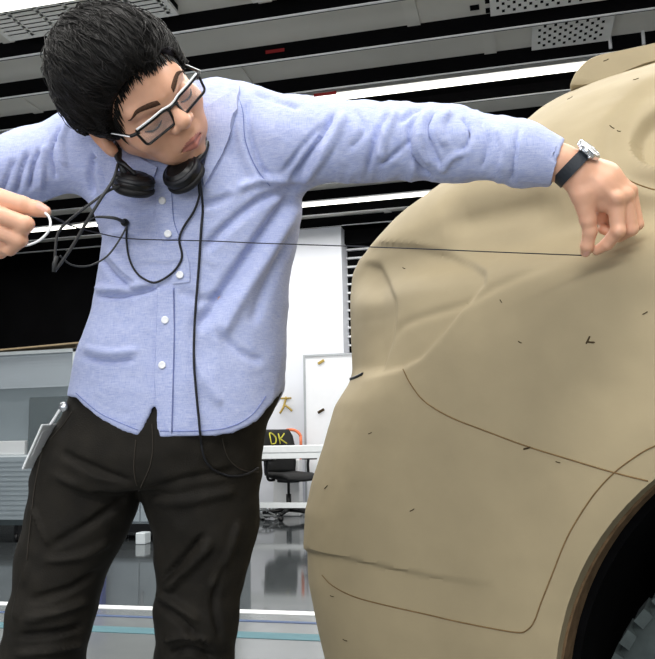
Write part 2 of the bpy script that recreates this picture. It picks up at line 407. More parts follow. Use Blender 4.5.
MB().tube([(a[0], 3.93, 3.585), (b[0], 3.93, 3.585)], .026, 12).build('tube', M['lamp'], L, cam=False); rbox('housing', [(a[0], b[0], 3.89, 3.962, 3.611, 3.719)], M['rail'], L)
def perforated(x0, x1, y0, y1, label):
    g = empty('perforated_panel', ((x0+x1)/2, (y0+y1)/2, 3.66), label, 'ceiling panel', 'perforated ceiling panels')
    rbox('sheet', [(x0, x1, y0, y1, 3.672, 3.686)], M['ceil2'], g)
    mb = MB(); r = 0
    for y in np.arange(y0+.04, y1-.03, .045):
        r += 1
        for x in np.arange(x0+.05+(r % 2)*.035, x1-.04, .07): mb.box(x-.009, x+.009, y-.014, y+.014, 3.669, 3.673)
    tag(mb.build('perforation', M['beam'], g, smooth=False, cam=False), kind='stuff')
a = on_z(532, 40, 3.672); b = on_z(612, 30, 3.672); perforated(a[0], b[0], 5.12, 5.58, 'perforated pale ceiling panel between beams, just above the car spoiler')
a = on_z(490, 8, 3.672); perforated(a[0], a[0]+.8, 4.57, 5.02, 'perforated pale ceiling panel at the top edge, beyond the small black vents')
g = empty('ceiling_vent', on_z(499, 1, 3.7), 'cluster of small square black vents in a grey ceiling panel', 'vent')
c = on_z(499, 1, 3.7)
for i, (dx, dy) in enumerate([(-.16, .06), (-.06, .0), (.04, -.06), (-.06, .12), (.04, .06), (.13, 0), (.04, .17), (.13, .11)]):
    rbox('vent_hole', [(c[0]+dx-.03, c[0]+dx+.03, c[1]+dy-.022, c[1]+dy+.022, 3.706, 3.7195)], M['beam'], g)
for (x, y, w, lb) in [(275, 51, .07, 'red tag on the black beam above the shirt shoulder'), (325, 94, .09, 'red tag on the black beam just above the sleeve')]:
    k = 1 if y < 80 else 2
    p = on_y(x, y, 4.55+pitch*k-.037)
    tag(rbox('marker_tag', [(p[0]-w, p[0]+w, p[1]-.003, p[1]+.003, p[2]-.012, p[2]+.012)], M['red']), lb, 'tag')
for (x, k) in ((611, 1), (643, 1)):
    p = on_z(x, 50, 3.6); tag(MB().tube([(p[0], 5.60, 3.62), (p[0], 5.60, 3.72)], .012, 8).build('hanger_rod', M['rail'], None, cam=False), kind=S)

# ---- far side of the studio
a = on_y(238, 400, 9.5); b = on_y(342.5, 300, 9.5); t = on_y(320, 228, 9.5)
rbox('wall_pillar', [(a[0], b[0], 9.5, 9.94, 0, t[2])], M['wall_white'], kind=S)
rbox('pillar_capital', [(a[0]-.05, b[0]+.02, 9.46, 9.95, t[2], t[2]+.1)], M['beam'], kind=S)
a = on_y(343.5, 300, 9.8); b = on_y(440, 300, 9.8); z1 = on_y(350, 232, 9.8)[2]
W = empty('window_1', (a[0]+.5, 9.85, .6), kind=S)
rbox('backing', [(a[0], b[0], 9.86, 9.94, .6, z1)], M['beam'], W)
mb = MB()
for z in np.arange(.7, z1-.05, .115): mb.box(a[0]+.02, b[0], 9.8, 9.85, z, z+.022)
mb.build('blind_slat', M['rail'], W, smooth=False, cam=False)
rbox('pelmet', [(a[0]-.02, b[0], 9.7, 9.86, z1-.18, z1)], M['beam'], W)
# whiteboard leaning against the pillar foot
a = on_y(303, 355, 9.25); x1 = on_y(392, 355, 9.25)[0]; z0 = .12
wb = empty('whiteboard', ((a[0]+x1)/2, 9.28, 0), 'white magnetic board on feet in front of the pillar, beside the clay car', 'whiteboard')
rbox('panel', [(a[0]+.02, x1-.02, 9.262, 9.285, z0+.02, a[2]-.02)], M['board'], wb)
rbox('frame', [(a[0], a[0]+.025, 9.25, 9.29, z0, a[2]), (x1-.025, x1, 9.25, 9.29, z0, a[2]), (a[0]+.025, x1-.025, 9.25, 9.29, a[2]-.025, a[2]), (a[0]+.025, x1-.025, 9.25, 9.29, z0, z0+.025)], M['alu'], wb)
for x in (a[0]+.012, x1-.012):
    rbox('leg', [(x-.015, x+.015, 9.255, 9.285, .03, z0)], M['alu'], wb); rbox('foot', [(x-.015, x+.015, 9.14, 9.44, 0, .03)], M['alu'], wb)
for (x, y, lb) in ((321, 362, 'upper small ochre magnet on the whiteboard'), (321, 411, 'lower small dark magnet clip on the whiteboard')):
    p = on_y(x, y, 9.255); mb = MB(); mb.box(-.045, .045, -.006, .006, -.016, .016, b=.004, M=Matrix.Translation((p[0], 9.252, p[2])) @ Matrix.Rotation(-.5, 4, 'Y'))
    tag(mb.build('magnet', M['ochre'] if y < 400 else M['mark'], None, smooth=False, cam=False), lb, 'magnet')
# bench across the view
p = on_y(258, 452, 8.0); q = on_y(372, 452, 8.0); x0 = on_y(205, 452, 8)[0]
zt = on_y(290, 445.5, 8.0)[2]; zb = on_y(290, 458.5, 8.0)[2]
bn = empty('workbench', ((x0+q[0])/2, 8.2, 0), 'long white bench with a foot rail in front of the black office chair', 'bench')
rbox('worktop', [(x0, q[0], 8.0, 8.36, zb+.06, zt)], M['desk'], bn, .006); rbox('apron', [(x0+.02, q[0]-.02, 8.01, 8.04, zb, zb+.06)], M['desk'], bn)
for x in (x0+.03, q[0]-.08):
    for y in (8.02, 8.29): rbox('leg', [(x, x+.05, y, y+.05, 0, zb)], M['desk'], bn)
zr = on_y(280, 508, 8.02)[2]; rbox('foot_rail', [(x0+.08, q[0]-.08, 8.02, 8.06, zr, zr+.055)], M['desk'], bn)
# office chair behind the bench
c = on_z(289, 519, 0); ch = empty('office_chair', (c[0], c[1], 0), 'black mesh office chair with yellow chalk letters, behind the white bench', 'chair')
Rz = Matrix.Translation((c[0], c[1], 0)) @ Matrix.Rotation(-.62, 4, 'Z')
def cb(name, m, fn, parent=ch, smooth=True):
    mb = MB(); fn(mb); V = [tuple(Rz @ Vector(v)) for v in mb.v]; return mk(name, V, mb.f, m, parent, smooth, cam=False)
def pad(mb, cx, cz, nx=14, ny=14, th=.05):     # seat pad with a waterfall front and soft edges
    V = []; 
    for s in (1, -1):
        for i in range(nx):
            for j in range(ny):
                u, v = i/(nx-1)*2-1, j/(ny-1)*2-1; k = 1-max(abs(u), abs(v))**6
                x = cx+u*.24*(1-.1*v*v); y = v*.245*(1-.08*u*u)
                z = cz+.02*v*v-.05*max(0, u-.4)**2*2+.015*max(0, -u)+s*th*.5*(.25+.75*k); V.append((x, y, z))
    F = []; m = nx*ny
    for i in range(nx-1):
        for j in range(ny-1):
            a = i*ny+j; F += [(a, a+ny, a+ny+1, a+1), (m+a, m+a+1, m+a+ny+1, m+a+ny)]
    rg = [j for j in range(ny)]+[i*ny+ny-1 for i in range(1, nx)]+[(nx-1)*ny+j for j in range(ny-2, -1, -1)]+[i*ny for i in range(nx-2, 0, -1)]
    for k in range(len(rg)): a, b = rg[k], rg[(k+1) % len(rg)]; F.append((a, b, b+m, a+m))
    mb.add(V, F)
cb('seat', M['mesh'], lambda mb: pad(mb, .06, .475, th=.085))
def backf(mb):
    nz, ny = 14, 12; V = []
    for s in (0, 1):
        for i in range(nz):
            for j in range(ny):
                t = i/(nz-1); v = j/(ny-1)*2-1; w = .235*(1-.12*abs(t-.45)-.25*max(0, t-.85)*4*abs(v))
                V.append((-.2-.07*t+.05*v*v-.018*s+.03*math.sin(t*PI), v*w, .52+.50*t))
    F = []; m = nz*ny
    for i in range(nz-1):
        for j in range(ny-1):
            a = i*ny+j; F += [(a, a+1, a+ny+1, a+ny), (m+a, m+a+ny, m+a+ny+1, m+a+1)]
    rg = [j for j in range(ny)]+[i*ny+ny-1 for i in range(1, nz)]+[(nz-1)*ny+j for j in range(ny-2, -1, -1)]+[i*ny for i in range(nz-2, 0, -1)]
    for k in range(len(rg)): a, b = rg[k], rg[(k+1) % len(rg)]; F.append((a, a+m, b+m, b))
    mb.add(V, F)
cb('backrest', M['mesh'], backf)
def dk(mb):
    q = lambda y, z: (-.27+.05*(y/.21)**2+.045+.03*math.sin((z-.52)/.5*PI)-.07*((z-.52)/.5-1), y, z)
    D = spline([(-.12, .85), (-.12, .97), (-.07, .965), (-.03, .92), (-.05, .86), (-.12, .85)], 5)
    mb.tube([q(*p) for p in D], .008, 6)
    mb.tube([q(.02, .97), q(.02, .91), q(.02, .85)], .008, 6); mb.tube([q(.1, .97), q(.06, .93), q(.025, .91)], .008, 6); mb.tube([q(.03, .91), q(.07, .88), q(.11, .85)], .008, 6)
tag(cb('chalk_lettering', M['yellow'], dk), 'yellow chalk letters DK')
cb('back_bracket', M['black'], lambda mb: mb.tube(spline([(-.02, 0, .43), (-.2, 0, .45), (-.27, 0, .6), (-.27, 0, .72)], 6), .022, 8))
cb('gas_column', M['black'], lambda mb: (mb.tube([(0, 0, .09), (0, 0, .28)], .03, 12), mb.tube([(0, 0, .28), (0, 0, .42)], .016, 12)))
cb('mechanism', M['black'], lambda mb: mb.box(-.12, .12, -.08, .08, .41, .45, b=.01), smooth=False)
for s in (-1, 1):
    cb('armrest', M['black'], lambda mb: (mb.tube(spline([(.0, s*.2, .45), (.0, s*.29, .46), (-.01, s*.3, .6), (0, s*.3, .66)], 5), .016, 8), mb.box(-.1, .13, s*.3-.035, s*.3+.035, .66, .685, b=.01)))
for k in range(5):
    t = 2*PI*k/5+.3; e = (math.cos(t), math.sin(t))
    lg = cb('leg', M['black'], lambda mb: mb.tube([(0, 0, .11), (.16*e[0], .16*e[1], .095), (.3*e[0], .3*e[1], .075)], [.03, .022, .017], 8))
    cb('caster', M['black'], lambda mb: mb.lathe([(0, -.022), (.024, -.022), (.03, -.014), (.03, .014), (.024, .022), (0, .022)], (.3*e[0], .3*e[1], .03), (-e[1], e[0], 0), 14), lg)
# small things by the pillar
p = on_y(285, 403, 9.44); mb = MB()
mb.tube(spline([(p[0]-.07, 9.44, p[2]-.13), (p[0]-.02, 9.45, p[2]-.04), (p[0]+.01, 9.46, p[2]+.08)], 5), .014, 8); mb.tube(spline([(p[0]+.09, 9.44, p[2]-.1), (p[0]+.03, 9.45, p[2]-.05), (p[0]-.01, 9.45, p[2]-.03)], 5), .014, 8)
mb.tube([(p[0]-.07, 9.45, p[2]+.06), (p[0]+.08, 9.45, p[2]+.06)], .012, 8); mb.tube([(p[0]+.01, 9.44, p[2]+.06), (p[0]+.01, 9.5, p[2]+.06)], .01, 8)
tag(mb.build('hanging_clamp', M['ochre'], None, cam=False), 'ochre clamp hanging on the white pillar above the office chair', 'clamp')
p = on_y(290, 440, 9.12); mb = MB(); R_ = .13
mb.tube([(p[0]+R_*math.cos(t), 9.14, p[2]+.02+R_*.8*math.sin(t)) for t in np.linspace(.2, PI-.1, 18)], .018, 8)
oh = empty('orange_hose', (p[0], 9.14, 0), 'orange hose loop standing on a white box behind the office chair', 'hose'); mk('loop', mb.v, mb.f, M['orange'], oh, cam=False)
MB().tube([(p[0]+R_*math.cos(.2), 9.14, p[2]+.05), (p[0]+R_, 9.14, p[2]-.04), (p[0]+R_, 9.14, .66)], .018, 8).build('hose_end', M['orange'], oh, cam=False)
MB().tube([(p[0]-R_, 9.14, p[2]+.04), (p[0]-R_, 9.14, p[2]-.04), (p[0]-R_*.9, 9.14, .66)], .018, 8).build('hose_end', M['orange'], oh, cam=False)
tag(rbox('storage_box', [(p[0]-.20, p[0]+.125, 9.06, 9.22, 0, .66)], M['white'], bev=.01), 'tall white box on the floor behind the office chair', 'box')
p = on_z(262, 519, 0); mb = MB()
for i in range(9):
    a0 = rnd.uniform(0, 6.28); pts = [(p[0]+rnd.uniform(-.2, .22), p[1]+rnd.uniform(-.12, .12), .012+rnd.uniform(0, .14)*(1 if 0 < j < 6 else 0)) for j in range(7)]
    mb.tube(spline(pts, 6), .009, 6)
tag(mb.build('cable_tangle', M['cables'], None, cam=False), 'tangle of grey cables on the floor beside the office chair', 'cables')

# ---- glazed display cart at the side
Yc = 6.5; xr = on_y(76, 400, Yc)[0]; xl = xr-1.55; zt = on_y(20, 351, Yc)[2]; zp = on_y(20, 457, Yc)[2]; zbm = on_y(20, 522, Yc)[2]; zs = on_y(20, 440, Yc)[2]; zh = on_y(20, 388, Yc)[2]
ct = empty('display_cart', ((xl+xr)/2, Yc+.3, 0), 'tall glazed pale cart on casters by the black drape, brown card on top', 'cart')
for x in (xl, xr-.05):
    for y in (Yc, Yc+.2): rbox('post', [(x, x+.05, y, y+.05, zbm, zt)], M['cart_frame'], ct, .004)
rbox('top_panel', [(xl, xr, Yc, Yc+.25, zt-.035, zt)], M['cart_frame'], ct, .004)
rbox('bottom_panel', [(xl, xr, Yc, Yc+.25, zbm-.03, zbm+.02)], M['cart_dark'], ct)
mb = MB(); n = 26
for i in range(n):
    z = zbm+.02+(zp-zbm-.02)*i/n; mb.box(xl+.05, xr-.05, Yc+.012+.006*(i % 2), Yc+.03, z, z+(zp-zbm-.02)/n)
mb.build('ribbed_door', M['cart_panel'], ct, smooth=False, cam=False)
rbox('shelf', [(xl+.05, xr-.05, Yc+.03, Yc+.22, zp, zp+.02)], M['cart_frame'], ct)
rbox('back_panel', [(xl+.05, xr-.05, Yc+.21, Yc+.23, zbm+.03, zt-.04)], M['cart_panel'], ct)
mb = MB(); n = 22
for i in range(n):
    z = zh+(zt-.035-zh)*i/n; mb.box(xl+.05, xr-.05, Yc+.02+.003*(i % 2), Yc+.03, z, z+(zt-.035-zh)/n)
mb.build('ribbed_pane', M['pane'], ct, smooth=False, cam=False)
rbox('glass_pane', [(xl+.05, xr-.05, Yc+.022, Yc+.028, zp+.02, zh)], glass('cart_glass', (160, 174, 180), .12), ct)
a = on_y(28, 420, Yc+.06)[0]; b = on_y(66, 420, Yc+.06)[0]
tag(rbox('slate_box', [(a, b, Yc+.06, Yc+.19, zp+.021, on_y(40, 397, Yc+.06)[2])], M['cart_dark'], bev=.01), 'dark slate box on the shelf inside the glazed cart', 'box')
a = on_y(-30, 420, Yc+.05)[0]; b = on_y(27, 420, Yc+.05)[0]
for i, (h, nm) in enumerate(((0.13, 'lower'),)):
    tag(rbox('paper_stack', [(a, b-.02, Yc+.05, Yc+.2, zp+.021, zp+.021+h)], M['white'], bev=.004), 'white stack of paper on the shelf inside the glazed cart', 'paper')
for x in (xl+.1, on_y(17, 530, Yc+.06)[0], xr-.1):
    for y in (Yc+.07, Yc+.18):
        k = MB(); k.box(x-.02, x+.02, y-.025, y+.025, .07, zbm-.03); cs = k.build('caster_fork', M['black'], ct, smooth=False, cam=False)
        MB().lathe([(0, -.016), (.04, -.016), (.046, -.008), (.046, .008), (.04, .016), (0, .016)], (x, y, .046), (1, .2, 0), 18).build('caster_wheel', M['black'], cs, cam=False)
V = []; cx0, cx1 = on_y(-20, 350, Yc)[0], on_y(86, 343, Yc)[0]
mb = MB(); mb.box(cx0, cx1, Yc-.03, Yc+.24, zt+.002, zt+.016, M=Matrix.Translation((cx0, 0, zt)) @ Matrix.Rotation(-.035, 4, 'Y') @ Matrix.Translation((-cx0, 0, -zt)))
tag(mb.build('card_sheet', M['card'], None, smooth=False, cam=False), 'thin brown card sheet lying on top of the glazed cart', 'card')
# low cabinet seen between the legs
Yk = 6.7; xa = on_y(96, 520, Yk)[0]; xb = on_y(232, 520, Yk)[0]; zk = on_y(140, 524, Yk)[2]
lc = empty('low_cabinet', ((xa+xb)/2, Yk+.25, 0), 'low grey cabinet on a black base, seen between the dark trouser legs', 'cabinet')
rbox('body', [(xa, xb, Yk, Yk+.5, zk, .80)], M['cart_panel'], lc, .006)
for i in range(3):
    x = xa+.02+(xb-xa-.04)/3*i; d_ = rbox('door', [(x+.005, x+(xb-xa-.04)/3-.005, Yk-.018, Yk-.001, zk+.02, .78)], M['cart_panel'], lc, .004)
    rbox('handle', [(x+.03, x+.05, Yk-.04, Yk-.018, .45, .62)], M['alu'], d_)
rbox('base', [(xa+.02, xb-.02, Yk+.02, Yk+.48, zk-.075, zk)], M['black'], lc)
for x in (xa+.08, (xa+xb)/2, xb-.08):
    for y in (Yk+.06, Yk+.44): MB().lathe([(0, -.016), (.03, -.016), (.036, 0), (.03, .016), (0, .016)], (x, y, .036), (1, .2, 0), 14).build('caster', M['black'], lc, cam=False)
a = on_y(146, 514, Yk-.1); tag(rbox('floor_block', [(a[0]-.05, a[0]+.04, Yk-.2, Yk-.08, 0, .10)], M['cart_frame'], bev=.006), 'small white block on the dark floor, between the trouser legs', 'block')
a = on_y(92, 520, Yk-.15); b = on_y(106, 520, Yk-.15)
tag(rbox('blue_board', [(a[0], b[0], Yk-.2, Yk-.12, 0, .78)], M['blue'], bev=.004), 'upright blue board by the low cabinet, mirrored in the dark floor between the legs', 'board')
# ================================================================== THE CLAY CAR (view-aligned frame, then turned into the room)
ANG = math.radians(50.0)
UU = A3(-math.sin(ANG), math.cos(ANG), 0)           # towards the tail
NN = A3(-math.cos(ANG), -math.sin(ANG), 0)          # outward from the near side
CREF = P(586, 257, 1.15)
def carpt(s, w, z):                                  # s towards the tail, w inward from the near side
    s, w, z = np.broadcast_arrays(np.asarray(s, float), w, z); return CREF*A3(1, 1, 0)+s[..., None]*UU-w[..., None]*NN+z[..., None]*A3(0, 0, 1)
SIL = np.array([(40, 655), (52, 632), (70, 600), (88, 571), (118, 525), (147, 486), (176, 447), (212, 400), (238, 375), (258, 358.5), (275, 352.5), (300, 350), (340, 350.5), (372, 352),
                (383, 349), (405, 335), (440, 325), (480, 312), (510, 305), (545, 303), (580, 306), (620, 315), (659, 325), (720, 342), (780, 360)], float)
def sil(y): return np.where(y < 40, 655+(40-y)*5, np.interp(y, SIL[:, 0], SIL[:, 1]))
ZK = [.24, .40, .55, .70, .90, 1.02, 1.10, 1.135, 1.155, 1.175, 1.19, 1.21, 1.24, 1.275, 1.31, 1.36, 1.40, 1.44, 1.50, 1.56, 1.62, 1.68]
AK = [.10, .035, .012, 0., -.006, -.004, .0, .008, .026, .054, .070, .080, .077, .074, .085, .118, .148, .185, .25, .34, .46, .62]
def inset(z): return np.interp(z, ZK, AK)
_zz = np.linspace(.24, 1.68, 420); _aa = np.interp(_zz, ZK, AK)
for _ in range(16): _aa[1:-1] = .25*_aa[:-2]+.5*_aa[1:-1]+.25*_aa[2:]
def inset(z): return np.interp(z, _zz, _aa)
WH = .92                                             # half width
def plan(phi, z, L):
    """plan curve at height z; phi 0..1 side, corner, tail"""
    a = inset(z); rs = np.interp(z, [.3, .9, 1.1, 1.3, 1.5], [.34, .34, .42, .40, .36]); rw = np.interp(z, [.3, .9, 1.1, 1.3, 1.5], [.42, .42, .50, .48, .42])
    t = phi*PI/2; n = 2/2.25
    return L-rs+rs*np.sin(t)**n, a+rw*(1-np.cos(t)**n)
ph = np.linspace(0, 1, 90)
def solveL(z):
    lo, hi = -1.2, 1.2
    for _ in range(40):
        L = .5*(lo+hi); s, w = plan(ph, z, L); q = proj(carpt(s, w, np.full_like(s, z)))
        s2 = np.linspace(-1.5, 1.0, 60); s2 = s2[s2 < s[0]]
        q2 = proj(carpt(s2, np.full_like(s2, inset(z)), np.full_like(s2, z)))
        q = np.concatenate([q, q2]); q = q[(q[:, 2] > .3) & (q[:, 0] < 760)]
        if len(q) == 0 or (q[:, 0]-sil(q[:, 1])).min() > 0: lo = L
        else: hi = L
    return L
ZS = np.concatenate([np.arange(.26, 1.6501, .0055)])
SIL0 = SIL.copy()
for it_ in range(4):
    LS = np.array([solveL(z) for z in ZS])
    for _ in range(2): LS[1:-1] = .25*LS[:-2]+.5*LS[1:-1]+.25*LS[2:]
    if it_ == 3: break
    Q_ = []
    for z, L in zip(ZS, LS):
        s, w = plan(ph, z, L); s2 = np.linspace(-1.0, s[0], 60, endpoint=False)
        Q_.append(proj(carpt(np.r_[s2, s], np.r_[np.full(60, inset(z)), w], np.full(60+len(s), z))))
    Q_ = np.concatenate(Q_); Q_ = Q_[(Q_[:, 2] > .3) & (Q_[:, 0] < 900)]
    for k in range(len(SIL)):                      # nudge the tail profile until its outline is the wanted one
        m_ = np.abs(Q_[:, 1]-SIL0[k, 0]) < 2.5
        if m_.any() and SIL0[k, 0] < 262: SIL[k, 1] += .7*np.clip(SIL0[k, 1]-Q_[m_, 0].min(), -12, 12)
    for k in range(1, len(SIL)): 
        if SIL0[k, 0] < 262: SIL[k, 1] = min(SIL[k, 1], SIL[k-1, 1]-3)
SF = np.interp(ZS, [.26, .5, .9, 1.0, 1.06, 1.10, 1.3, 1.65], [-3.15, -3.3, -3.3, -3.15, -2.9, -2.3, -1.95, -1.55])
rowsV = []; NS, NCn, NT, NF = 190, 190, 14, 16
for z, L, sf in zip(ZS, LS, SF):
    s, w = plan(np.linspace(0, 1, NCn)**.9, z, L); a = inset(z)
    side_s = np.concatenate([np.linspace(sf+.5, -.4, 26, endpoint=False), np.linspace(-.4, s[0], NS, endpoint=False)])
    fs = np.linspace(0, 1, NF, endpoint=False); tf = (1-fs)*PI/2
    front_s = sf+.5-.5*np.sin(tf)**.9; front_w = a+.6*(1-np.cos(tf)**.9)
    tw = np.linspace(w[-1], WH, NT+1)[1:]; ts = L+.03*(1-((WH-tw)/(WH-w[-1]+1e-6))**2)
    s_ = np.concatenate([front_s, side_s, s, ts]); w_ = np.concatenate([front_w, np.full(len(side_s), a), w, tw])
    ii = np.r_[np.arange(len(s_)-2, len(s_)-NT-2, -3), np.arange(len(s_)-NT-2, NF, -7), np.arange(NF, -1, -1)]
    s_, w_ = np.concatenate([s_, s_[ii]]), np.concatenate([w_, 2*WH-w_[ii]])
    rowsV.append(carpt(s_, w_, np.full_like(s_, z)))
G = np.array(rowsV); nz, nc = G.shape[:2]
# ---- sculpting of the near rear corner
Vc = G.reshape(-1, 3); Fc = []
for i in range(nz-1):
    for j in range(nc):
        k = (j+1) % nc; Fc.append((i*nc+j, i*nc+k, (i+1)*nc+k, (i+1)*nc+j))
Nc = vnormals(Vc, Fc)
if ((Nc*(Vc-Vc.mean(0))).sum(1)).mean() < 0: Fc = [f[::-1] for f in Fc]; Nc = -Nc
pr = proj(Vc); q = pr[:, :2]; vis = (pr[:, 2] > .3)*np.clip(1-((Nc*(Vc-C0)).sum(1)/np.linalg.norm(Vc-C0, axis=1)-.1)/.4, 0, 1)
sm = lambda d, w: 1/(1+np.exp(np.clip(d/w, -40, 40)))
LAMP = [(345, 262), (378, 243), (415, 246), (450, 254), (474, 264), (485, 272), (484, 283), (465, 305), (442, 334), (420, 358), (401, 368), (376, 374), (340, 382), (335, 330)]
LENS = [(340, 266), (355, 264), (366, 263), (376, 266), (386, 279), (391, 297), (391, 320), (386, 345), (378, 368), (340, 378)]
WIN = spline([(700, 62), (655, 78), (622, 104), (600, 138), (606, 166), (640, 186), (700, 196)], 6).tolist()
WIN2 = spline([(700, 78), (655, 100), (637, 117), (630, 136), (638, 152), (655, 160), (700, 168)], 6).tolist()
D = np.zeros(len(Vc)); edge = np.clip((q[:, 0]-352)/26, 0, 1); edge = edge*edge*(3-2*edge)
D -= .008*sm(sdpoly(q, LAMP), .8)*edge
D -= .011*sm(sdpoly(q, LENS), 1.)*edge
D -= .013*sm(sdpoly(q, WIN), 2.2)
D -= .030*sm(sdpoly(q, WIN2), .9)
d, t = segdist(q, spline([(385, 345), (400, 325), (430, 313), (469, 301), (499, 285), (530, 272), (565, 262)], 6)); D -= .0032*np.exp(-(d/4.)**2)*np.clip(np.minimum(t, 1-t)*5, 0, 1)
d, t = segdist(q, [(300, 548), (340, 556), (385, 566), (430, 575), (475, 582)]); up = np.clip((q[:, 1]-np.interp(q[:, 0], [300, 340, 385, 430, 475], [548, 556, 566, 575, 582]))/3, 0, 1)*np.exp(-np.clip(q[:, 1]-np.interp(q[:, 0], [300, 475], [548, 582]), 0, 200)/45.)
D -= .008*up*np.clip((500-q[:, 0])/110, 0, 1)*(q[:, 1] > 540)
# swelling over the wheel arch
d, t = segdist(q, spline([(530, 690), (545, 600), (575, 540), (620, 490), (690, 455)], 6)); D += .012*np.exp(-(d/60.)**2)
# hollow under the roof pillar, above the shoulder
d, t = segdist(q, [(440, 225), (500, 212), (560, 200)]); D -= .018*np.exp(-(d/22.)**2)*np.clip(np.minimum(t, 1-t)*4+.2, 0, 1)
D += .0012*vnoise(Vc, 9, 3)+.0005*vnoise(Vc, 40, 5)
Vc = Vc+Nc*(D*vis)[:, None]
base = len(Vc); Vc = np.concatenate([Vc, carpt(np.array([-1.2, -1.2]), np.array([WH, WH]), np.array([.26, ZS[-1]+.006]))])
ori = Fc[0]; flipd = ori[1] == 0
for j in range(nc):
    k = (j+1) % nc; b_ = (k, j, base) if not flipd else (j, k, base); t_ = ((nz-1)*nc+j, (nz-1)*nc+k, base+1)
    Fc.append(b_); Fc.append(t_ if not flipd else t_[::-1])
car_bvh0 = tree(Vc, Fc)
# wheel arch circle fitted to its visible rim
ARCH = [(655, 479), (632, 500), (607.6, 528), (590, 553), (576, 581), (565.5, 612.6), (556.7, 654.7)]
pts = []
for x, y in ARCH:
    h, n_ = hit(car_bvh0, x, y); rel = h-CREF; pts.append((rel @ UU, h[2]))
pts = np.array(pts)
best = None
for zc in np.linspace(.40, .62, 23):
    for sc in np.linspace(-.8, 0, 81):
        r_ = np.hypot(pts[:, 0]-sc, pts[:, 1]-zc); e = r_.std()
        if best is None or e < best[0]: best = (e, sc, zc, r_.mean())
_, SC, ZC, RA = best
base_loc = toW(carpt(np.array(-1.0), np.array(WH), np.array(0.)))
CAR = empty('clay_car', base_loc, 'full-size tan clay car model whose rear corner the man measures with a string', 'car')
body = mk('body', Vc, Fc, M['clay'], CAR)
# cut the arch with a real cylinder
def cyl(name, s, z, r, w0, w1, n=96):
    th = np.linspace(0, 2*PI, n, endpoint=False); V = np.concatenate([carpt(s+r*np.cos(th), np.full(n, w), z+r*np.sin(th)) for w in (w0, w1)])
    F = [(k, (k+1) % n, n+(k+1) % n, n+k) for k in range(n)]+[list(range(n))[::-1], [n+k for k in range(n)]]
    return mk(name, V, F, None)
def boolean(o, cutter, op='DIFFERENCE', delete=True):
    md = o.modifiers.new('b', 'BOOLEAN'); md.operation = op; md.object = cutter; md.solver = 'EXACT'
    dg = bpy.context.evaluated_depsgraph_get(); dg.update(); me = bpy.data.meshes.new_from_object(o.evaluated_get(dg)); o.modifiers.remove(md)
    old = o.data; o.data = me; bpy.data.meshes.remove(old)
    if delete: bpy.data.objects.remove(cutter)
bpy.context.view_layer.update()
for (s_, r_) in ((SC, RA), (SC-2.45 if SC-2.45 > -2.9 else -2.65, .40)):
    boolean(body, cyl('cut', s_, ZC, r_, -.3, .34)); boolean(body, cyl('cut', s_, ZC, r_, 2*WH-.34, 2*WH+.3))
body.data.polygons.foreach_set('use_smooth', [True]*len(body.data.polygons)); body.data.set_sharp_from_angle(angle=math.radians(38))
# rough clay lip just inside the arch, and the black liner behind it
def ring(name, s, z, r0, r1, w0, w1, m, n=140, jag=0., parent=CAR):
    th = np.linspace(-.35, PI+.35, n); V = []; wa = w0+0*th
    wb = w1+jag*(vnoise(np.stack([th*9, th*0, th*0], 1), 1., 4)+.6*vnoise(np.stack([th*30, th*0, th*0], 1), 1., 6))
    for (rr, ww) in ((r0, wa), (r0, wb), (r1, wb), (r1, wa)): V.append(carpt(s+rr*np.cos(th), ww, z+rr*np.sin(th)))
    V = np.concatenate(V); F = []
    for k in range(n-1):
        for a in range(4): b = (a+1) % 4; F.append((a*n+k, a*n+k+1, b*n+k+1, b*n+k))
    F += [(0, n, 2*n, 3*n), (n-1, 4*n-1, 3*n-1, 2*n-1)]
    return autosmooth(mk(name, V, F, m, parent), 50)
aw = float(np.mean([((hit(car_bvh0, x, y)[0]-CREF) @ -NN) for x, y in ARCH]))
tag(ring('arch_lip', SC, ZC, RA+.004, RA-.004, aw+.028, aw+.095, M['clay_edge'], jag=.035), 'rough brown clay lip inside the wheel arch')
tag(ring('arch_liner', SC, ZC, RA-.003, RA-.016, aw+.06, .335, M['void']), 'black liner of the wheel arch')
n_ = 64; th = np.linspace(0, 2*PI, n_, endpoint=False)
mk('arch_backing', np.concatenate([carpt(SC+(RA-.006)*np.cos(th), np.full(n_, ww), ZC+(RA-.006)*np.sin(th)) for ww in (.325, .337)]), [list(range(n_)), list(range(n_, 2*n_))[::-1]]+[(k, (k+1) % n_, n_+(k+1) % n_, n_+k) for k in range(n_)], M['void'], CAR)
print('ARCH', aw, best, pts.round(3).tolist(), 'L', LS[::20].round(3).tolist(), ZS[::20].round(2).tolist())
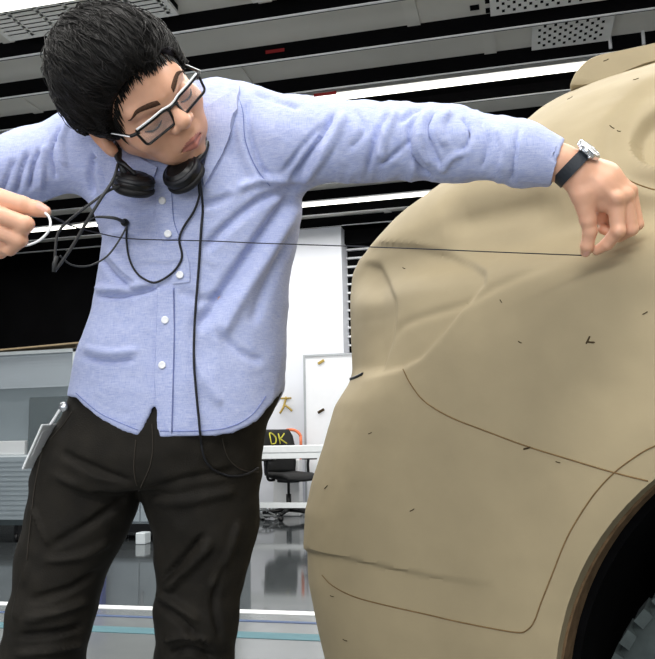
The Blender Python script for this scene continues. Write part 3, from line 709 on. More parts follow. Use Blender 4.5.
# wheels
def wheel(s, z, R, w, hw, far=False):
    c = carpt(np.array(s), np.array(w), np.array(z)); ax = NN if not far else -NN
    prof = [(R*.62, -hw), (R*.80, -hw*1.06), (R*.93, -hw*.98), (R*.985, -hw*.80), (R, -hw*.55), (R, hw*.55), (R*.985, hw*.80), (R*.93, hw*.98), (R*.80, hw*1.06), (R*.62, hw)]
    t = MB().lathe(prof, c, ax, 72).build('wheel', M['tyre'], CAR); autosmooth(t, 50)
    tag(t, 'dark rubber wheel with blocky tread')
    # tread blocks wrap from the crown onto the shoulder
    mb = MB(); X = np.cross(A3(0, 0, 1), ax); X /= np.linalg.norm(X)
    for k in range(54):
        a = 2*PI*k/54
        for (h0, h1, r0, r1) in ((hw*.5, hw*.93, R*.975, R*1.022), (hw*.04, hw*.42, R*.99, R*1.02), (-hw*.42, -hw*.04, R*.99, R*1.02), (-hw*.93, -hw*.5, R*.975, R*1.022)):
            da = .036; a_ = a+(0.02 if abs(h0) < hw*.3 else 0); V = []
            for hh in (h0, h1):
                rq = r1-(.03*R if abs(hh) > hw*.8 else 0)
                for (aa, rr) in ((a_-da, r0-.01), (a_+da, r0-.01), (a_+da, rq), (a_-da, rq)):
                    V.append(c+ax*hh+rr*(math.cos(aa)*X+math.sin(aa)*A3(0, 0, 1)))
            mb.add(V, [(0, 1, 2, 3), (7, 6, 5, 4), (0, 4, 5, 1), (1, 5, 6, 2), (2, 6, 7, 3), (3, 7, 4, 0)])
    mb.build('tread', M['tyre'], t, smooth=False)
    rb = MB().lathe([(R*.64, hw*.9), (R*.62, hw*.98), (R*.58, hw*.9), (R*.55, hw*.3), (R*.2, hw*.35), (R*.16, hw*.6), (0, hw*.62)], c, ax, 48)
    for k in range(5):
        a = 2*PI*k/5; d_ = math.cos(a)*X+math.sin(a)*A3(0, 0, 1); rb.tube([c+ax*hw*.55+d_*R*.12, c+ax*hw*.7+d_*R*.35, c+ax*hw*.85+d_*R*.6], [R*.09, R*.07, R*.08], 8)
    rb.build('rim', M['alloy'], t)
WR = .368
wheel(SC+.08, WR+.009, WR, aw+.225, .115)
wheel(SC+.08, WR+.009, WR, 2*WH-aw-.20, .115, True)
SC2 = SC-2.45 if SC-2.45 > -2.9 else -2.65
wheel(SC2, WR+.009, WR, aw+.225, .115); wheel(SC2, WR+.009, WR, 2*WH-aw-.20, .115, True)
# scribed lines and tape edges on the clay
def scribe(name, pts, r, m, lab, off=.0002, dash=None):
    p = lay(car_bvh0, pts, off, 10, 1.2); o = MB().tube(p, r, 6).build(name, m, CAR); return tag(o, lab)
scribe('panel_line', [(403, 369), (410, 383), (424, 401), (450, 417), (483, 430), (526, 446), (565, 458), (612, 472), (648, 481)], .0011, M['scribe'], 'scribed panel line sweeping from the lamp to the arch')
scribe('arch_line', [(690, 433), (655, 446), (638, 455), (615, 472), (596, 492), (580, 515), (566, 540), (552, 575), (541, 603), (534, 622), (527, 630), (518, 632.5), (490, 628), (455, 621), (425, 614), (389, 606), (355, 597), (333, 586), (322, 575)], .0011, M['scribe'], 'scribed line around the arch and along the bumper')
scribe('belt_line', [(612, 172), (628, 180), (645, 187), (680, 197)], .0012, M['scribe'], 'scribed line beside the wrist')
mb = MB()
for (x, y, L_, a_) in ((588, 340, 4.5, -1.1), (591, 342, 4, .1), (501, 301, 2, 1), (645, 313, 3, -.5), (527, 448, 4, -.3), (612, 127, 3, .6), (619, 131, 2, .2), (520, 342, 2, .5), (636, 79, 3, -.3), (570, 98, 3, -.5), (606, 60, 3, -.4), (404, 268, 1.5, .4), (332, 596, 2, .3), (345, 640, 2.5, .4), (370, 433, 2, -.4), (326, 487, 2.4, -.8), (412, 510, 2.6, -.5), (558, 462, 2.5, .3)):
    p = lay(car_bvh0, [(x-L_*math.cos(a_), y-L_*math.sin(a_)), (x, y+.4), (x+L_*math.cos(a_), y+L_*math.sin(a_))], .0004, 4)
    mb.tube(p, [.0004]+[.0013 if L_ > 3.5 else .0008]*(len(p)-2)+[.0004], 5)
tag(mb.build('clay_nick', M['mark'], CAR), 'small dark nicks in the clay', kind='stuff')
tag(MB().tube(lay(car_bvh0, [(351, 379), (357, 377), (363, 374)], .001, 4), .0032, 6).build('tape_tab', M['black'], CAR), 'black tape tab at the lamp corner')
# roof spoiler: a wing standing off the roof's tail, full car width
def on_w(px, py, w):
    d = P(px, py, 1)-C0; o = (C0-CREF)*A3(1, 1, 0); k = (-w-(o @ NN))/(d @ NN); p = C0+d*k
    return float((p-CREF) @ UU), float(p[2])
WS = .42
prof_px = [(564, 89), (565, 80), (571, 70), (580, 61), (594, 53.5), (616, 48.5), (655, 40), (700, 30), (700, 50), (655, 62), (620, 76), (600, 84), (585, 88)]
pz = spline([on_w(x, y, WS) for x, y in prof_px], 4, closed=True); V = []; n = len(pz); cm = pz.mean(0)
wr_ = np.concatenate([WS+.05*(1-np.cos(np.linspace(0, PI/2, 6))), np.linspace(WS+.06, 2*WH-WS-.06, 12), 2*WH-WS-.05*(1-np.cos(np.linspace(PI/2, 0, 6)))])
for i, w in enumerate(wr_):
    e = min(w-WS, 2*WH-WS-w); k = .80+.20*min(1, max(0, e)/.05)**.5; b_ = -.02*((w-WH)/(WH-WS))**2+.02
    V += list(carpt(cm[0]+(pz[:, 0]-cm[0])*k+b_*0, np.full(n, w), cm[1]+(pz[:, 1]-cm[1])*k+b_*.3))
Fs = [(i*n+k, i*n+(k+1) % n, (i+1)*n+(k+1) % n, (i+1)*n+k) for i in range(len(wr_)-1) for k in range(n)]+[list(range(n))[::-1], [(len(wr_)-1)*n+k for k in range(n)]]
autosmooth(mk('roof_spoiler', V, Fs, M['clay'], CAR), 40)
# ================================================================== THE MAN (view-aligned frame)
def rows(tab):
    R = []
    for y, xl, xr, d, b in tab:
        c = P((xl+xr)/2, y, d); R.append((c[2], c[0], c[1], (xr-xl)/2*d/FPX, b))
    R = np.array(sorted(R)); return R
def stack(p, R, n=2.4):
    z = p[..., 2]; f = [np.interp(z, R[:, 0], R[:, k]).astype(np.float32) for k in range(1, 5)]
    u = np.abs((p[..., 0]-f[0])/f[2]); v = np.abs((p[..., 1]-f[1])/f[3])
    k = (u**n+v**n)**(1/n); d = (k-1)*np.minimum(f[2], f[3])
    return np.maximum(d, np.maximum(z-R[-1, 0], R[0, 0]-z)*.8)
def chain(p, js, k=.012):
    out = None
    for (a, ra), (b, rb) in zip(js[:-1], js[1:]):
        d = cone(p, a, b, ra, rb); out = d if out is None else smin(out, d, k)
    return out
TORSO = rows([(100, 128, 222, 1.27, .055), (112, 100, 252, 1.265, .075), (128, 82, 272, 1.26, .088), (150, 76, 286, 1.26, .096), (185, 79, 301, 1.265, .102), (212, 95, 302, 1.27, .105), (240, 105, 297, 1.275, .105), (270, 103, 292, 1.28, .104),
              (310, 96, 287, 1.285, .106), (350, 81, 286, 1.29, .112), (395, 71, 284, 1.295, .120), (440, 69, 283, 1.30, .122), (455, 69, 283, 1.30, .122)])
ARM_L = [(P(222, 122, 1.245), .058), (P(248, 130, 1.24), .064), (P(300, 142, 1.22), .0655), (P(360, 141, 1.19), .055), (P(405, 142, 1.165), .0515), (P(445, 144, 1.15), .0500), (P(520, 153, 1.115), .0415), (P(566, 164.5, 1.10), .0325)]
ARM_R = [(P(112, 142, 1.25), .055), (P(82, 150, 1.255), .058), (P(30, 166, 1.26), .055), (P(-22, 176, 1.265), .052), (P(-75, 182, 1.265), .047)]
FORE_R = [(P(-75, 182, 1.265), .047), (P(-85, 195, 1.15), .043), (P(-82, 203, 1.06), .036)]
HEM = np.array([(40, 392), (72, 397), (82, 406), (100, 420), (125, 431), (140, 436), (148, 421), (156, 404), (160, 437), (200, 437), (232, 433), (255, 420), (270, 400), (285, 376), (300, 366)], float)
hp = np.array([P(x, y, 1.19) for x, y in HEM])
cuff = P(557, 164, 1.10); cuffn = P(566, 164.5, 1.10)-P(520, 153, 1.115); cuffn /= np.linalg.norm(cuffn)
cuffr = P(-83, 201, 1.075); cuffrn = FORE_R[2][0]-FORE_R[1][0]; cuffrn /= np.linalg.norm(cuffrn)
NECKB = P(166, 128, 1.262)
def shirt_f(p):
    d = stack(p, TORSO)
    d = smin(d, cone(p, P(165, 122, 1.268), P(232, 124, 1.25), .055, .055), .03)
    d = smin(d, cone(p, P(165, 124, 1.268), P(95, 146, 1.255), .055, .052), .03)
    L = chain(p, ARM_L, .02); L = np.maximum(L, (p-cuff) @ cuffn.astype(np.float32))
    L = np.maximum(L, -np.maximum(cone(p, cuff-cuffn*.05, cuff+cuffn*.02, .0275, .0265), (cuff-p) @ cuffn.astype(np.float32)-.035))
    Rr = smin(chain(p, ARM_R, .02), np.maximum(chain(p, FORE_R, .02), (p-cuffr) @ cuffrn.astype(np.float32)), .03)
    d = smin(smin(d, L, .028), Rr, .028)
    zh = np.interp(p[..., 0], hp[:, 0], hp[:, 2]).astype(np.float32); d = np.maximum(d, (zh-p[..., 2])*.8)
    inner = stack(p, TORSO)+.007
    return np.maximum(d, -np.maximum(inner, p[..., 2]-(zh+.03)))       # hollow at the hem
V, F = surfnet(shirt_f, (-.80, 1.02, .86), (.40, 1.46, 1.46), .0036)
V = relax(V, F, 2)
AMP = 1.75
CRE = [  # creases (negative) and folds (positive): points, half-width px, metres
 ([(334, 112), (322, 135), (306, 160), (292, 182)], 3.2, -.0075), ([(346, 112), (334, 138), (318, 162), (300, 186)], 5, .005),
 ([(322, 125), (300, 150), (284, 172)], 3, -.004), ([(256, 92), (275, 100), (300, 108)], 3, -.004), ([(250, 98), (248, 125), (256, 155), (270, 180)], 2.6, -.0045), ([(240, 96), (238, 125), (246, 158), (262, 186)], 4, .003),
 ([(388, 112), (378, 130), (372, 150), (368, 172)], 3.4, -.005), ([(397, 110), (388, 132), (380, 160)], 4, .004), ([(352, 108), (365, 130), (350, 150)], 4, -.003),
 ([(418, 115), (410, 130), (411, 150), (418, 168), (430, 176)], 3, -.0065), ([(426, 112), (420, 130), (422, 150), (430, 165)], 3.6, .005), ([(400, 122), (414, 112), (430, 108)], 3, -.004),
 ([(436, 112), (428, 128), (433, 148), (440, 166)], 2.6, -.005), ([(450, 112), (440, 125), (446, 146)], 4, .004), ([(462, 118), (470, 135), (462, 155)], 3.4, -.004), ([(478, 120), (488, 142), (482, 168)], 4, -.003), ([(498, 128), (506, 150), (500, 172)], 4, .003), ([(519, 128), (515, 152), (512, 180)], 2.2, -.0035),
 ([(380, 165), (400, 150), (410, 140)], 3, -.004), ([(440, 172), (452, 158), (470, 150)], 3.5, .003),
 ([(301, 188), (275, 220), (245, 262), (215, 305), (196, 330)], 8, -.0085), ([(296, 205), (270, 250), (240, 300), (218, 340)], 9, .006), ([(300, 188), (262, 200), (228, 226), (205, 250)], 6, -.006), ([(292, 232), (268, 282), (252, 325)], 7, -.004),
 ([(290, 180), (255, 182), (225, 196)], 5, .004), ([(97, 296), (120, 297), (145, 292), (158, 286)], 2.6, -.0065), ([(97, 288), (122, 289), (150, 283)], 4, .006), ([(100, 258), (115, 277), (134, 291)], 3, -.006), ([(106, 250), (122, 268), (142, 284)], 4, .004),
 ([(82, 357), (108, 362), (134, 360)], 3, -.005), ([(84, 348), (110, 353), (138, 350)], 4, .004),
 ([(215, 330), (240, 352), (262, 362)], 5, -.003), ([(190, 345), (205, 380), (222, 405)], 6, .003), ([(180, 290), (200, 300), (225, 296)], 6, -.003),
 ([(96, 152), (90, 172), (92, 196)], 3, -.006), ([(104, 150), (100, 175), (104, 200)], 5, .004), ([(62, 128), (52, 150), (56, 178)], 2.6, -.005), ([(40, 150), (34, 165), (30, 190)], 2.6, -.006), ([(28, 152), (22, 170), (16, 196)], 3, -.006), ([(48, 145), (43, 165), (40, 190)], 3, .004), ([(14, 160), (8, 175), (2, 195)], 2.6, -.005), ([(70, 120), (62, 140), (66, 165)], 3, .004),
 ([(110, 205), (135, 214), (155, 212)], 5, -.003), ([(200, 205), (222, 200), (240, 186)], 5, -.004), ([(106, 236), (128, 232), (150, 240)], 6, .003)]
V = sculpt(V, F, CRE)
N = vnormals(V, F); rid = lambda sc, sd, st: 1-2*np.abs(vnoise(V*st, sc, sd))
V += N*(.0020*vnoise(V, 16, 2)+.0016*rid(20, 3, [1, .6, .8])*np.clip(vnoise(V, 9, 21)+.5, 0, 1)+.0006*vnoise(V, 95, 4))[:, None]
slv = np.clip((proj(V)[:, 0]-300)/40, 0, 1)*np.clip((540-proj(V)[:, 0])/30, 0, 1)
V += N*(slv*(.0030*rid(26, 5, [1.2, .5, .35])+.0015*rid(55, 6, [1.2, .5, .4])))[:, None]
V = relax(V, F, 1, .15)
MAN = empty('person', toW(carpt(0, 0, 0.))*0+toW(P(115, 470, 1.30))*A3(1, 1, 0), 'man in a blue shirt and black-framed glasses bending to stretch a string to the car', 'person')
shirt = mk('shirt', V, F, M['shirt'], MAN); SB = tree(V, F)
def part_patch(name, A, B, off, th, m, par, lab=None, **k):
    v, f = patch(SB, A, B, off, th, **k); o = mk(name, v, f, m, par); autosmooth(o, 50); return tag(o, lab)
part_patch('placket', [(155, 176), (156, 200), (158, 222), (163, 240)], [(171, 176), (172, 200), (174, 222), (180, 238)], .001, .0016, M['shirt'], shirt, nv=4)
part_patch('placket', [(165, 243), (171, 262), (173, 284)], [(183, 241), (189, 262), (190, 282)], .001, .0014, M['shirt'], shirt, nv=4)
part_patch('placket', [(158, 289), (157, 330), (155, 380), (157, 403)], [(173, 288), (174, 330), (173, 380), (171, 434)], .001, .0018, M['shirt'], shirt, nv=4, nu=36)
part_patch('collar', [(203, 112), (207, 140), (206, 160), (203, 176)], [(240, 90), (236, 118), (224, 150), (205, 186)], .004, .004, M['shirt'], shirt, nv=8)
part_patch('collar', [(106, 132), (122, 146), (140, 158), (158, 168)], [(90, 142), (104, 172), (126, 196), (153, 184)], .004, .004, M['shirt'], shirt, nv=8)
part_patch('cuff', [(524, 131), (519, 150), (518, 180)], [(561, 149), (555, 164), (550, 183)], .0006, .0016, M['shirt'], shirt, nv=8)
for x, y in ((163, 201), (168.5, 234), (180.5, 275), (165.5, 320), (162.5, 365)):
    h, n_ = hit(SB, x, y); n_ = n_*.5-CF*.5; n_ /= np.linalg.norm(n_)
    MB().lathe([(0, -.001), (.0052, -.001), (.0058, .0006), (.0052, .0018), (.0036, .0012), (0, .0012)], h+n_*.0042, n_, 18).build('button', M['button'], shirt)
for nm, pts in (('placket_seam', [(158, 289), (157, 330), (155, 380), (157, 402)]), ('placket_seam', [(155, 178), (156, 200), (158, 222), (163, 240)]), ('placket_seam', [(171, 178), (172, 200), (174, 222), (180, 238)]), ('placket_seam', [(174, 288), (174.5, 330), (173.5, 380), (172, 432)]), ('shoulder_seam', [(236, 92), (243, 112), (245, 140), (256, 168), (270, 186)]), ('hem_seam', [(160, 431), (200, 431), (230, 427), (252, 415), (266, 396)]), ('hem_seam', [(76, 393), (86, 402), (103, 415), (138, 430)])):
    MB().tube(lay(SB, pts, .0012 if 'pl' in nm else .0006, 8), .0007, 5).build(nm, M['seam'], shirt)
# ---------------------------------------------------------------- trousers
PEL = rows([(392, 76, 280, 1.30, .112), (425, 62, 264, 1.30, .116), (455, 47, 260, 1.30, .118), (478, 42, 258, 1.30, .112), (486, 50, 250, 1.30, .10)])
foot_r = np.array([P(-12, 700, 1.30)[0]-.03, P(0, 700, 1.28)[1], .09]); foot_l = np.array([P(190, 800, 1.31)[0], P(0, 700, 1.33)[1], .09])
LEG_R = [(P(90, 466, 1.305), .086), (P(87, 494, 1.305), .0855), (P(78, 522, 1.30), .0775), (P(63, 562, 1.295), .0690), (P(52, 612, 1.285), .064), (P(41, 662, 1.28), .0635), (foot_r*.6+P(41, 662, 1.28)*.4, .060), (foot_r, .060)]
LEG_L = [(P(205, 464, 1.305), .089), (P(200.5, 492, 1.305), .0930), (P(206, 522, 1.30), .0800), (P(202, 562, 1.30), .0715), (P(197.5, 612, 1.295), .0660), (P(194, 662, 1.30), .0595), (foot_l*.6+P(194, 662, 1.30)*.4, .058), (foot_l, .060)]
def tr_f(p):
    d = stack(p, PEL, 2.2); a = chain(p, LEG_R, .02); b = chain(p, LEG_L, .02)
    return np.maximum(smin(smin(d, a, .014), smin(d, b, .014), .004), .035-p[..., 2])
V, F = surfnet(tr_f, (-.72, 1.08, .02), (.06, 1.50, 1.0), .0055)
V = relax(V, F, 2)
AMP = 1.5
V = sculpt(V, F, [([(204, 534), (185, 556), (162, 580)], 3, -.008), ([(210, 542), (190, 566), (166, 590)], 5, .009), ([(158, 600), (172, 614), (190, 630), (210, 650)], 3.2, -.008), ([(160, 592), (178, 606), (200, 622)], 4.5, .007), ([(165, 640), (185, 636), (210, 642)], 4, .008), ([(170, 655), (190, 650), (215, 658)], 4, -.008),
 ([(226, 560), (214, 600), (220, 640)], 4, -.005), ([(240, 520), (226, 560), (212, 590)], 5, .005), ([(60, 452), (95, 470), (132, 482)], 4.5, -.006), ([(52, 474), (90, 490), (126, 492)], 5, .005), ([(150, 490), (190, 478), (240, 470)], 5, -.005), ([(150, 500), (190, 500), (236, 490)], 6, .005),
 ([(128, 498), (96, 520), (50, 548)], 4.5, -.006), ([(110, 540), (80, 556), (42, 562)], 5, .005), ([(98, 572), (70, 590), (30, 600)], 4.5, -.006), ([(90, 600), (60, 612), (24, 620)], 4.5, .007), ([(86, 626), (56, 634), (18, 636)], 4, -.008), ([(82, 645), (50, 650), (14, 655)], 4, .008), ([(33, 506), (40, 526), (48, 546)], 2.2, .006), ([(28, 560), (22, 590), (16, 620)], 2.6, .005)])
N = vnormals(V, F); V += N*(.004*vnoise(V*[1, 1, .7], 15, 8)+.0022*vnoise(V, 38, 9))[:, None]
trs = mk('trousers', V, F, M['trouser'], MAN); TB = tree(V, F)
for nm, pts in (('fly_seam', [(152, 424), (153, 446), (150, 466), (143, 482), (139, 491)]), ('fly_seam', [(136, 440), (134, 462), (135, 478), (139, 491)]), ('pocket_seam', [(222, 438), (228, 458), (242, 470), (258, 472)]), ('pocket_seam', [(72, 412), (64, 424), (50, 440)]), ('side_seam', [(45, 440), (36, 480), (31, 520), (27, 560)])):
    MB().tube(lay(TB, pts, .0008, 8, 1.22), .0009, 5).build(nm, M['stitch'], trs)
h0 = P(140, 400, 1.18)
# shoes, below the picture's edge
for (ft, tx) in ((foot_r, -.05), (foot_l, .05)):
    def shoe(p):
        a = cone(p, (ft[0], ft[1]+.03, .05), (ft[0]+tx*.5, ft[1]-.08, .045), .044, .045); a = smin(a, cone(p, (ft[0]+tx*.5, ft[1]-.08, .04), (ft[0]+tx, ft[1]-.17, .03), .045, .036), .03)
        a = smin(a, cone(p, (ft[0], ft[1]+.02, .06), (ft[0], ft[1]+.01, .11), .042, .044), .03); return np.maximum(a, .004-p[..., 2])
    v, f = surfnet(shoe, (ft[0]-.12, ft[1]-.25, -.01), (ft[0]+.12, ft[1]+.12, .17), .007); s_ = mk('shoe', v, f, M['black'], MAN)
# ---------------------------------------------------------------- head
HS = .945
_X, _F, _U = A3(.64922019, .16041888, .74349104), A3(.69951378, -.50975198, -.5008327), A3(-.29865301, -.84523293, .44315649)
_a = math.radians(5); HX, HF, HU = _X, _F*math.cos(_a)+_U*math.sin(_a), _U*math.cos(_a)-_F*math.sin(_a)
HC0 = P(140.6, 103.6, 1.13); HB = np.stack([HX, HF, HU], 1)*HS          # columns: his left, face, crown
def h2w(v): return HC0+np.asarray(v, float) @ HB.T
HBI = np.linalg.inv(HB)
def w2h(v): return (np.asarray(v, float)-HC0) @ HBI.T
NB = w2h(NECKB)
def head_f(p):
    q = p.copy(); q[..., 0] = np.abs(q[..., 0])
    d = ell(q, (0, -.012, .048), (.077, .097, .088))
    d = smin(d, ell(q, (0, .033, .004), (.0635, .062, .078)), .03)
    d = smin(d, cone(q, (.046, .004, -.036), (.009, .060, -.082), .018, .0155), .026)
    d = smin(d, cone(q, (-.007, .065, -.084), (.007, .065, -.084), .0155, .0155), .012)
    d = smin(d, ell(q, (.043, .066, -.014), (.022, .020, .020)), .022)
    d = smin(d, ell(q, (.025, .066, -.048), (.024, .023, .026)), .02)
    d = smin(d, cone(q, (.010, .089, .035), (.046, .074, .036), .0105, .009), .012)
    d = smin(d, cone(q, (0, .075, .06), (0, .078, .04), .022, .02), .03)
    d = smax(d, -ell(q, (.033, .106, .012), (.019, .020, .011)), .010)
    d = smin(d, ell(q, (.033, .080, .012), (.0150, .0125, .0125)), .003)            # lowered lids
    d = smin(d, ell(q, (.034, .080, -.004), (.016, .010, .006)), .008)
    d = smin(d, cone(q, (0, .087, .026), (0, .110, -.007), .0072, .0102), .010)
    d = smin(d, cone(q, (0, .107, -.009), (0, .103, -.013), .0120, .0100), .006)
    d = smin(d, ell(q, (.0135, .099, -.0135), (.0088, .0105, .0085)), .005)
    d = smax(d, -ell(q, (.0068, .103, -.0215), (.004, .006, .0035)), .003)
    d = smin(d, ell(q, (0, .0855, -.044), (.022, .014, .022)), .012)
    d = smin(d, cone(q, (0, .0960, -.0465), (.0205, .0835, -.0510), .0062, .0035), .004)
    d = smin(d, cone(q, (0, .0940, -.0570), (.0175, .0835, -.0545), .0070, .0035), .004)
    d = smax(d, -cone(q, (0, .1030, -.0517), (.0235, .0875, -.0527), .0024, .0014), .002)
    # ears
    e = ell(q, (.081, -.010, .0), (.0095, .020, .033)); e = smin(e, ell(q, (.080, -.004, -.024), (.008, .012, .013)), .008)
    e = smax(e, -ell(q, (.091, -.005, .004), (.008, .010, .019)), .005); d = smin(d, e, .006)
    n = cone(p, (0, -.030, -.035), NB, .056, .060); return smin(d, n, .02)
lo = np.minimum(NB-.07, (-.10, -.12, -.115)); hi = np.maximum(NB+.07, (.10, .13, .145))
Vh, Fh = surfnet(head_f, lo, hi, .0019); Vh = relax(Vh, Fh, 1, .4)
headV, headF = h2w(Vh), Fh[:, ::-1]
# ---------------------------------------------------------------- hands
wl = P(572, 168, 1.10)
J = lambda *t: [(P(x, y, d), r) for x, y, d, r in t]
def handl_f(p):
    d = chain(p, J((525, 155, 1.112, .028), (560, 163, 1.102, .0245), (578, 170, 1.098, .0230)))
    for t in (((576, 172, 1.097, .0175), (600, 186, 1.088, .016), (616, 200, 1.084, .0125)), ((580, 168, 1.10, .0175), (606, 181, 1.092, .016), (625, 196, 1.090, .0118)), ((582, 166, 1.107, .018), (608, 176, 1.102, .015), (629, 192, 1.103, .0115)), ((580, 166, 1.115, .017), (605, 174, 1.115, .014), (626, 190, 1.118, .0105))):
        d = smin(d, chain(p, J(*t)), .012)
    d = smin(d, cone(p, P(590, 201, 1.099), P(612, 208, 1.094), .0105, .0095), .012)
    d = smin(d, chain(p, J((576, 176, 1.098, .020), (583, 194, 1.094, .0165))), .014)
    f = chain(p, J((583, 194, 1.093, .0165), (588, 220, 1.098, .0112), (590, 231, 1.103, .0098), (587, 246, 1.113, .0090), (585.5, 252.5, 1.120, .0068)), .004); d = smin(d, f, .006)
    f = chain(p, J((616, 200, 1.084, .0125), (618, 231, 1.088, .0100), (607, 244, 1.104, .0088), (596.5, 250.5, 1.118, .0068)), .003); d = smin(d, f, .004)
    f = chain(p, J((625, 196, 1.090, .0118), (631, 229, 1.096, .0098), (619, 236, 1.114, .0086), (603, 229, 1.122, .0074)), .003); d = smin(d, f, .003)
    f = chain(p, J((629, 192, 1.103, .0115), (637, 224, 1.109, .0092), (624, 229, 1.126, .0082), (605, 219, 1.131, .0075)), .003); d = smin(d, f, .003)
    f = chain(p, J((626, 190, 1.118, .0105), (636, 216, 1.124, .0084), (629, 222, 1.140, .0074), (616, 216, 1.144, .0062)), .003); d = smin(d, f, .003)
    d = smin(d, cone(p, P(608, 200, 1.112), P(601, 219, 1.128), .0105, .0095), .006)
    for (x, y, dd, r) in ((617, 198, 1.074, .0075), (626.5, 194.5, 1.081, .007), (630, 190, 1.095, .0065), (619, 231, 1.081, .006)): d = smin(d, ln(p-P(x, y, dd).astype(np.float32))-r, .008)
    for a, b in (((592, 177, 1.0770), (614, 197, 1.0725)), ((594, 172, 1.0805), (623, 192, 1.0780)), ((598, 169, 1.0870), (628, 188, 1.0905))): d = smin(d, cone(p, P(*a), P(*b), .0026, .0034), .005)
    return d
a, b = P(515, 130, 1.05), P(655, 275, 1.16)
HLv, HLf = surfnet(handl_f, (a[0]-.0, 1.02, b[2]-.02), (b[0]-.02, 1.20, a[2]+.06), .0014); HLv = relax(HLv, HLf, 1, .4)
def handr_f(p):
    d = chain(p, J((-83, 197, 1.12, .030), (-80, 203, 1.04, .027), (-66, 208, .995, .026)))
    for t in (((-66, 206, .992, .020), (-22, 208, .968, .0125)), ((-66, 210, .994, .020), (-24, 222, .970, .012)), ((-66, 214, .998, .019), (-28, 231, .984, .0115)), ((-64, 218, 1.005, .018), (-34, 237, .998, .011))): d = smin(d, chain(p, J(*t)), .006)
    f = chain(p, J((-52, 196, .985, .017), (-14, 195, .975, .0145), (22, 205.5, .975, .0115), (37, 209, .977, .0095), (45, 211.5, .978, .0075)), .004); d = smin(d, f, .008)
    f = chain(p, J((-22, 208, .968, .0125), (26, 224, .956, .0098), (18, 236, .968, .0088), (2, 236, .986, .0076)), .003); d = smin(d, f, .0018)
    f = chain(p, J((-24, 222, .970, .0120), (20, 240, .964, .0092), (10, 249, .978, .0083), (-8, 245, .99, .0073)), .003); d = smin(d, f, .0015)
    f = chain(p, J((-28, 231, .984, .0115), (9, 247, .983, .0085), (0, 252.5, .994, .0077), (-14, 247, 1.004, .0070)), .003); d = smin(d, f, .0015)
    f = chain(p, J((-34, 238, .998, .011), (-8, 249, 1.0, .0076), (-14, 252, 1.008, .007), (-24, 247, 1.014, .0062)), .003); d = smin(d, f, .0015)
    return d
HRv, HRf = surfnet(handr_f, (-.60, .90, 1.00), (-.30, 1.16, 1.22), .0016); HRv = relax(HRv, HRf, 1, .4)
# trunk and limbs under the clothes, feet in the shoes
TIN = TORSO.copy(); TIN[:, 3:] -= .016
def trunk_f(p):
    d = np.maximum(stack(p, TIN, 2.2), 1.03-p[..., 2]); d = smin(d, chain(p, [(a, r-.017) for a, r in ARM_L[:-2]]+[(P(532, 157, 1.11), .025)], .02), .02)
    d = smin(d, chain(p, [(a, r-.017) for a, r in ARM_R], .02), .02); d = smin(d, chain(p, [(ARM_R[-1][0], .032), (P(-84, 196, 1.13), .028)], .02), .01)
    d = smin(d, cone(p, P(185, 436, 1.305), P(130, 436, 1.305), .058, .058), .03)
    for Lg, ft, tx in ((LEG_R, foot_r, -.05), (LEG_L, foot_l, .05)):
        d = smin(d, chain(p, [(P(157, 400, 1.30), .05), (Lg[0][0]*.75+P(157, 440, 1.30)*.25, .05)]+[(a, r-.026) for a, r in Lg[1:]], .01), .01); d = smin(d, cone(p, ft-A3(0, 0, .04), (ft[0]+tx*.9, ft[1]-.14, .036), .032, .024), .02)
    return smin(d, cone(p, P(166, 118, 1.27), P(166, 150, 1.275), .05, .06), .02)
TRv, TRf = surfnet(trunk_f, (-.78, 1.05, .0), (.36, 1.50, 1.46), .009)
def union(parts):
    obs = [mk('b', v, f, None) for v, f in parts]; bpy.context.view_layer.update(); o = obs[0]
    for c in obs[1:]:
        n0 = len(o.data.vertices)+len(c.data.vertices); md = o.modifiers.new('u', 'BOOLEAN'); md.operation = 'UNION'; md.object = c; ok = False
        for sv in ('MANIFOLD', 'EXACT'):
            try: md.solver = sv
            except TypeError: continue
            dg = bpy.context.evaluated_depsgraph_get(); dg.update(); me = bpy.data.meshes.new_from_object(o.evaluated_get(dg))
            if len(me.vertices) > n0*.45 and len(me.vertices) != len(o.data.vertices): ok = True; break
        print('UNION', sv, ok, n0, len(me.vertices)); o.modifiers.remove(md); o.data = me; bpy.data.objects.remove(c); bpy.context.view_layer.update()
    n = len(o.data.vertices); v = np.empty(n*3); o.data.vertices.foreach_get('co', v); v = v.reshape(-1, 3)+np.array(o.location)
    f = [tuple(p.vertices) for p in o.data.polygons]; bpy.data.objects.remove(o); return v, f
Vb, Fb = union([(headV, headF), (TRv, TRf), (HLv, HLf), (HRv, HRf)])
body_ = mk('body', Vb, Fb, M['skin'], MAN, cam=False)
me = body_.data; me.materials.append(M['lip']); me.materials.append(M['nail'])
Vv = Vb @ RZ                                             # back to the view-aligned frame
cen = np.array([Vv[list(f)].mean(0) for f in Fb]); lc_ = w2h(cen)
lx = np.abs(lc_[:, 0]); yl = .0965-.012*(lx/.021)**2
lipm = (lx < .0205) & (lc_[:, 1] > yl-.006) & (np.abs(lc_[:, 2]+.0522) < .0090*(1-(lx/.0235)**2)+.001) & (np.abs(lc_[:, 1]-.088) < .03)
mi = np.where(lipm, 1, 0)
def nail(c, n_, u, a, b):
    global mi
    c = np.asarray(c); rel = cen-c; uu = u/np.linalg.norm(u); al = rel @ uu; no = -CF if n_ is None else n_/np.linalg.norm(n_)
    ac = rel-al[:, None]*uu; out = rel @ no; la = np.linalg.norm(ac-out[:, None]*no, axis=1)
    mi = np.where((np.abs(al) < a) & (la < b) & (out > .002) & (out < .014), 2, mi)
nail(P(586, 251, 1.118), None, P(585.5, 254, 1.12)-P(588, 244, 1.113), .0060, .0050)
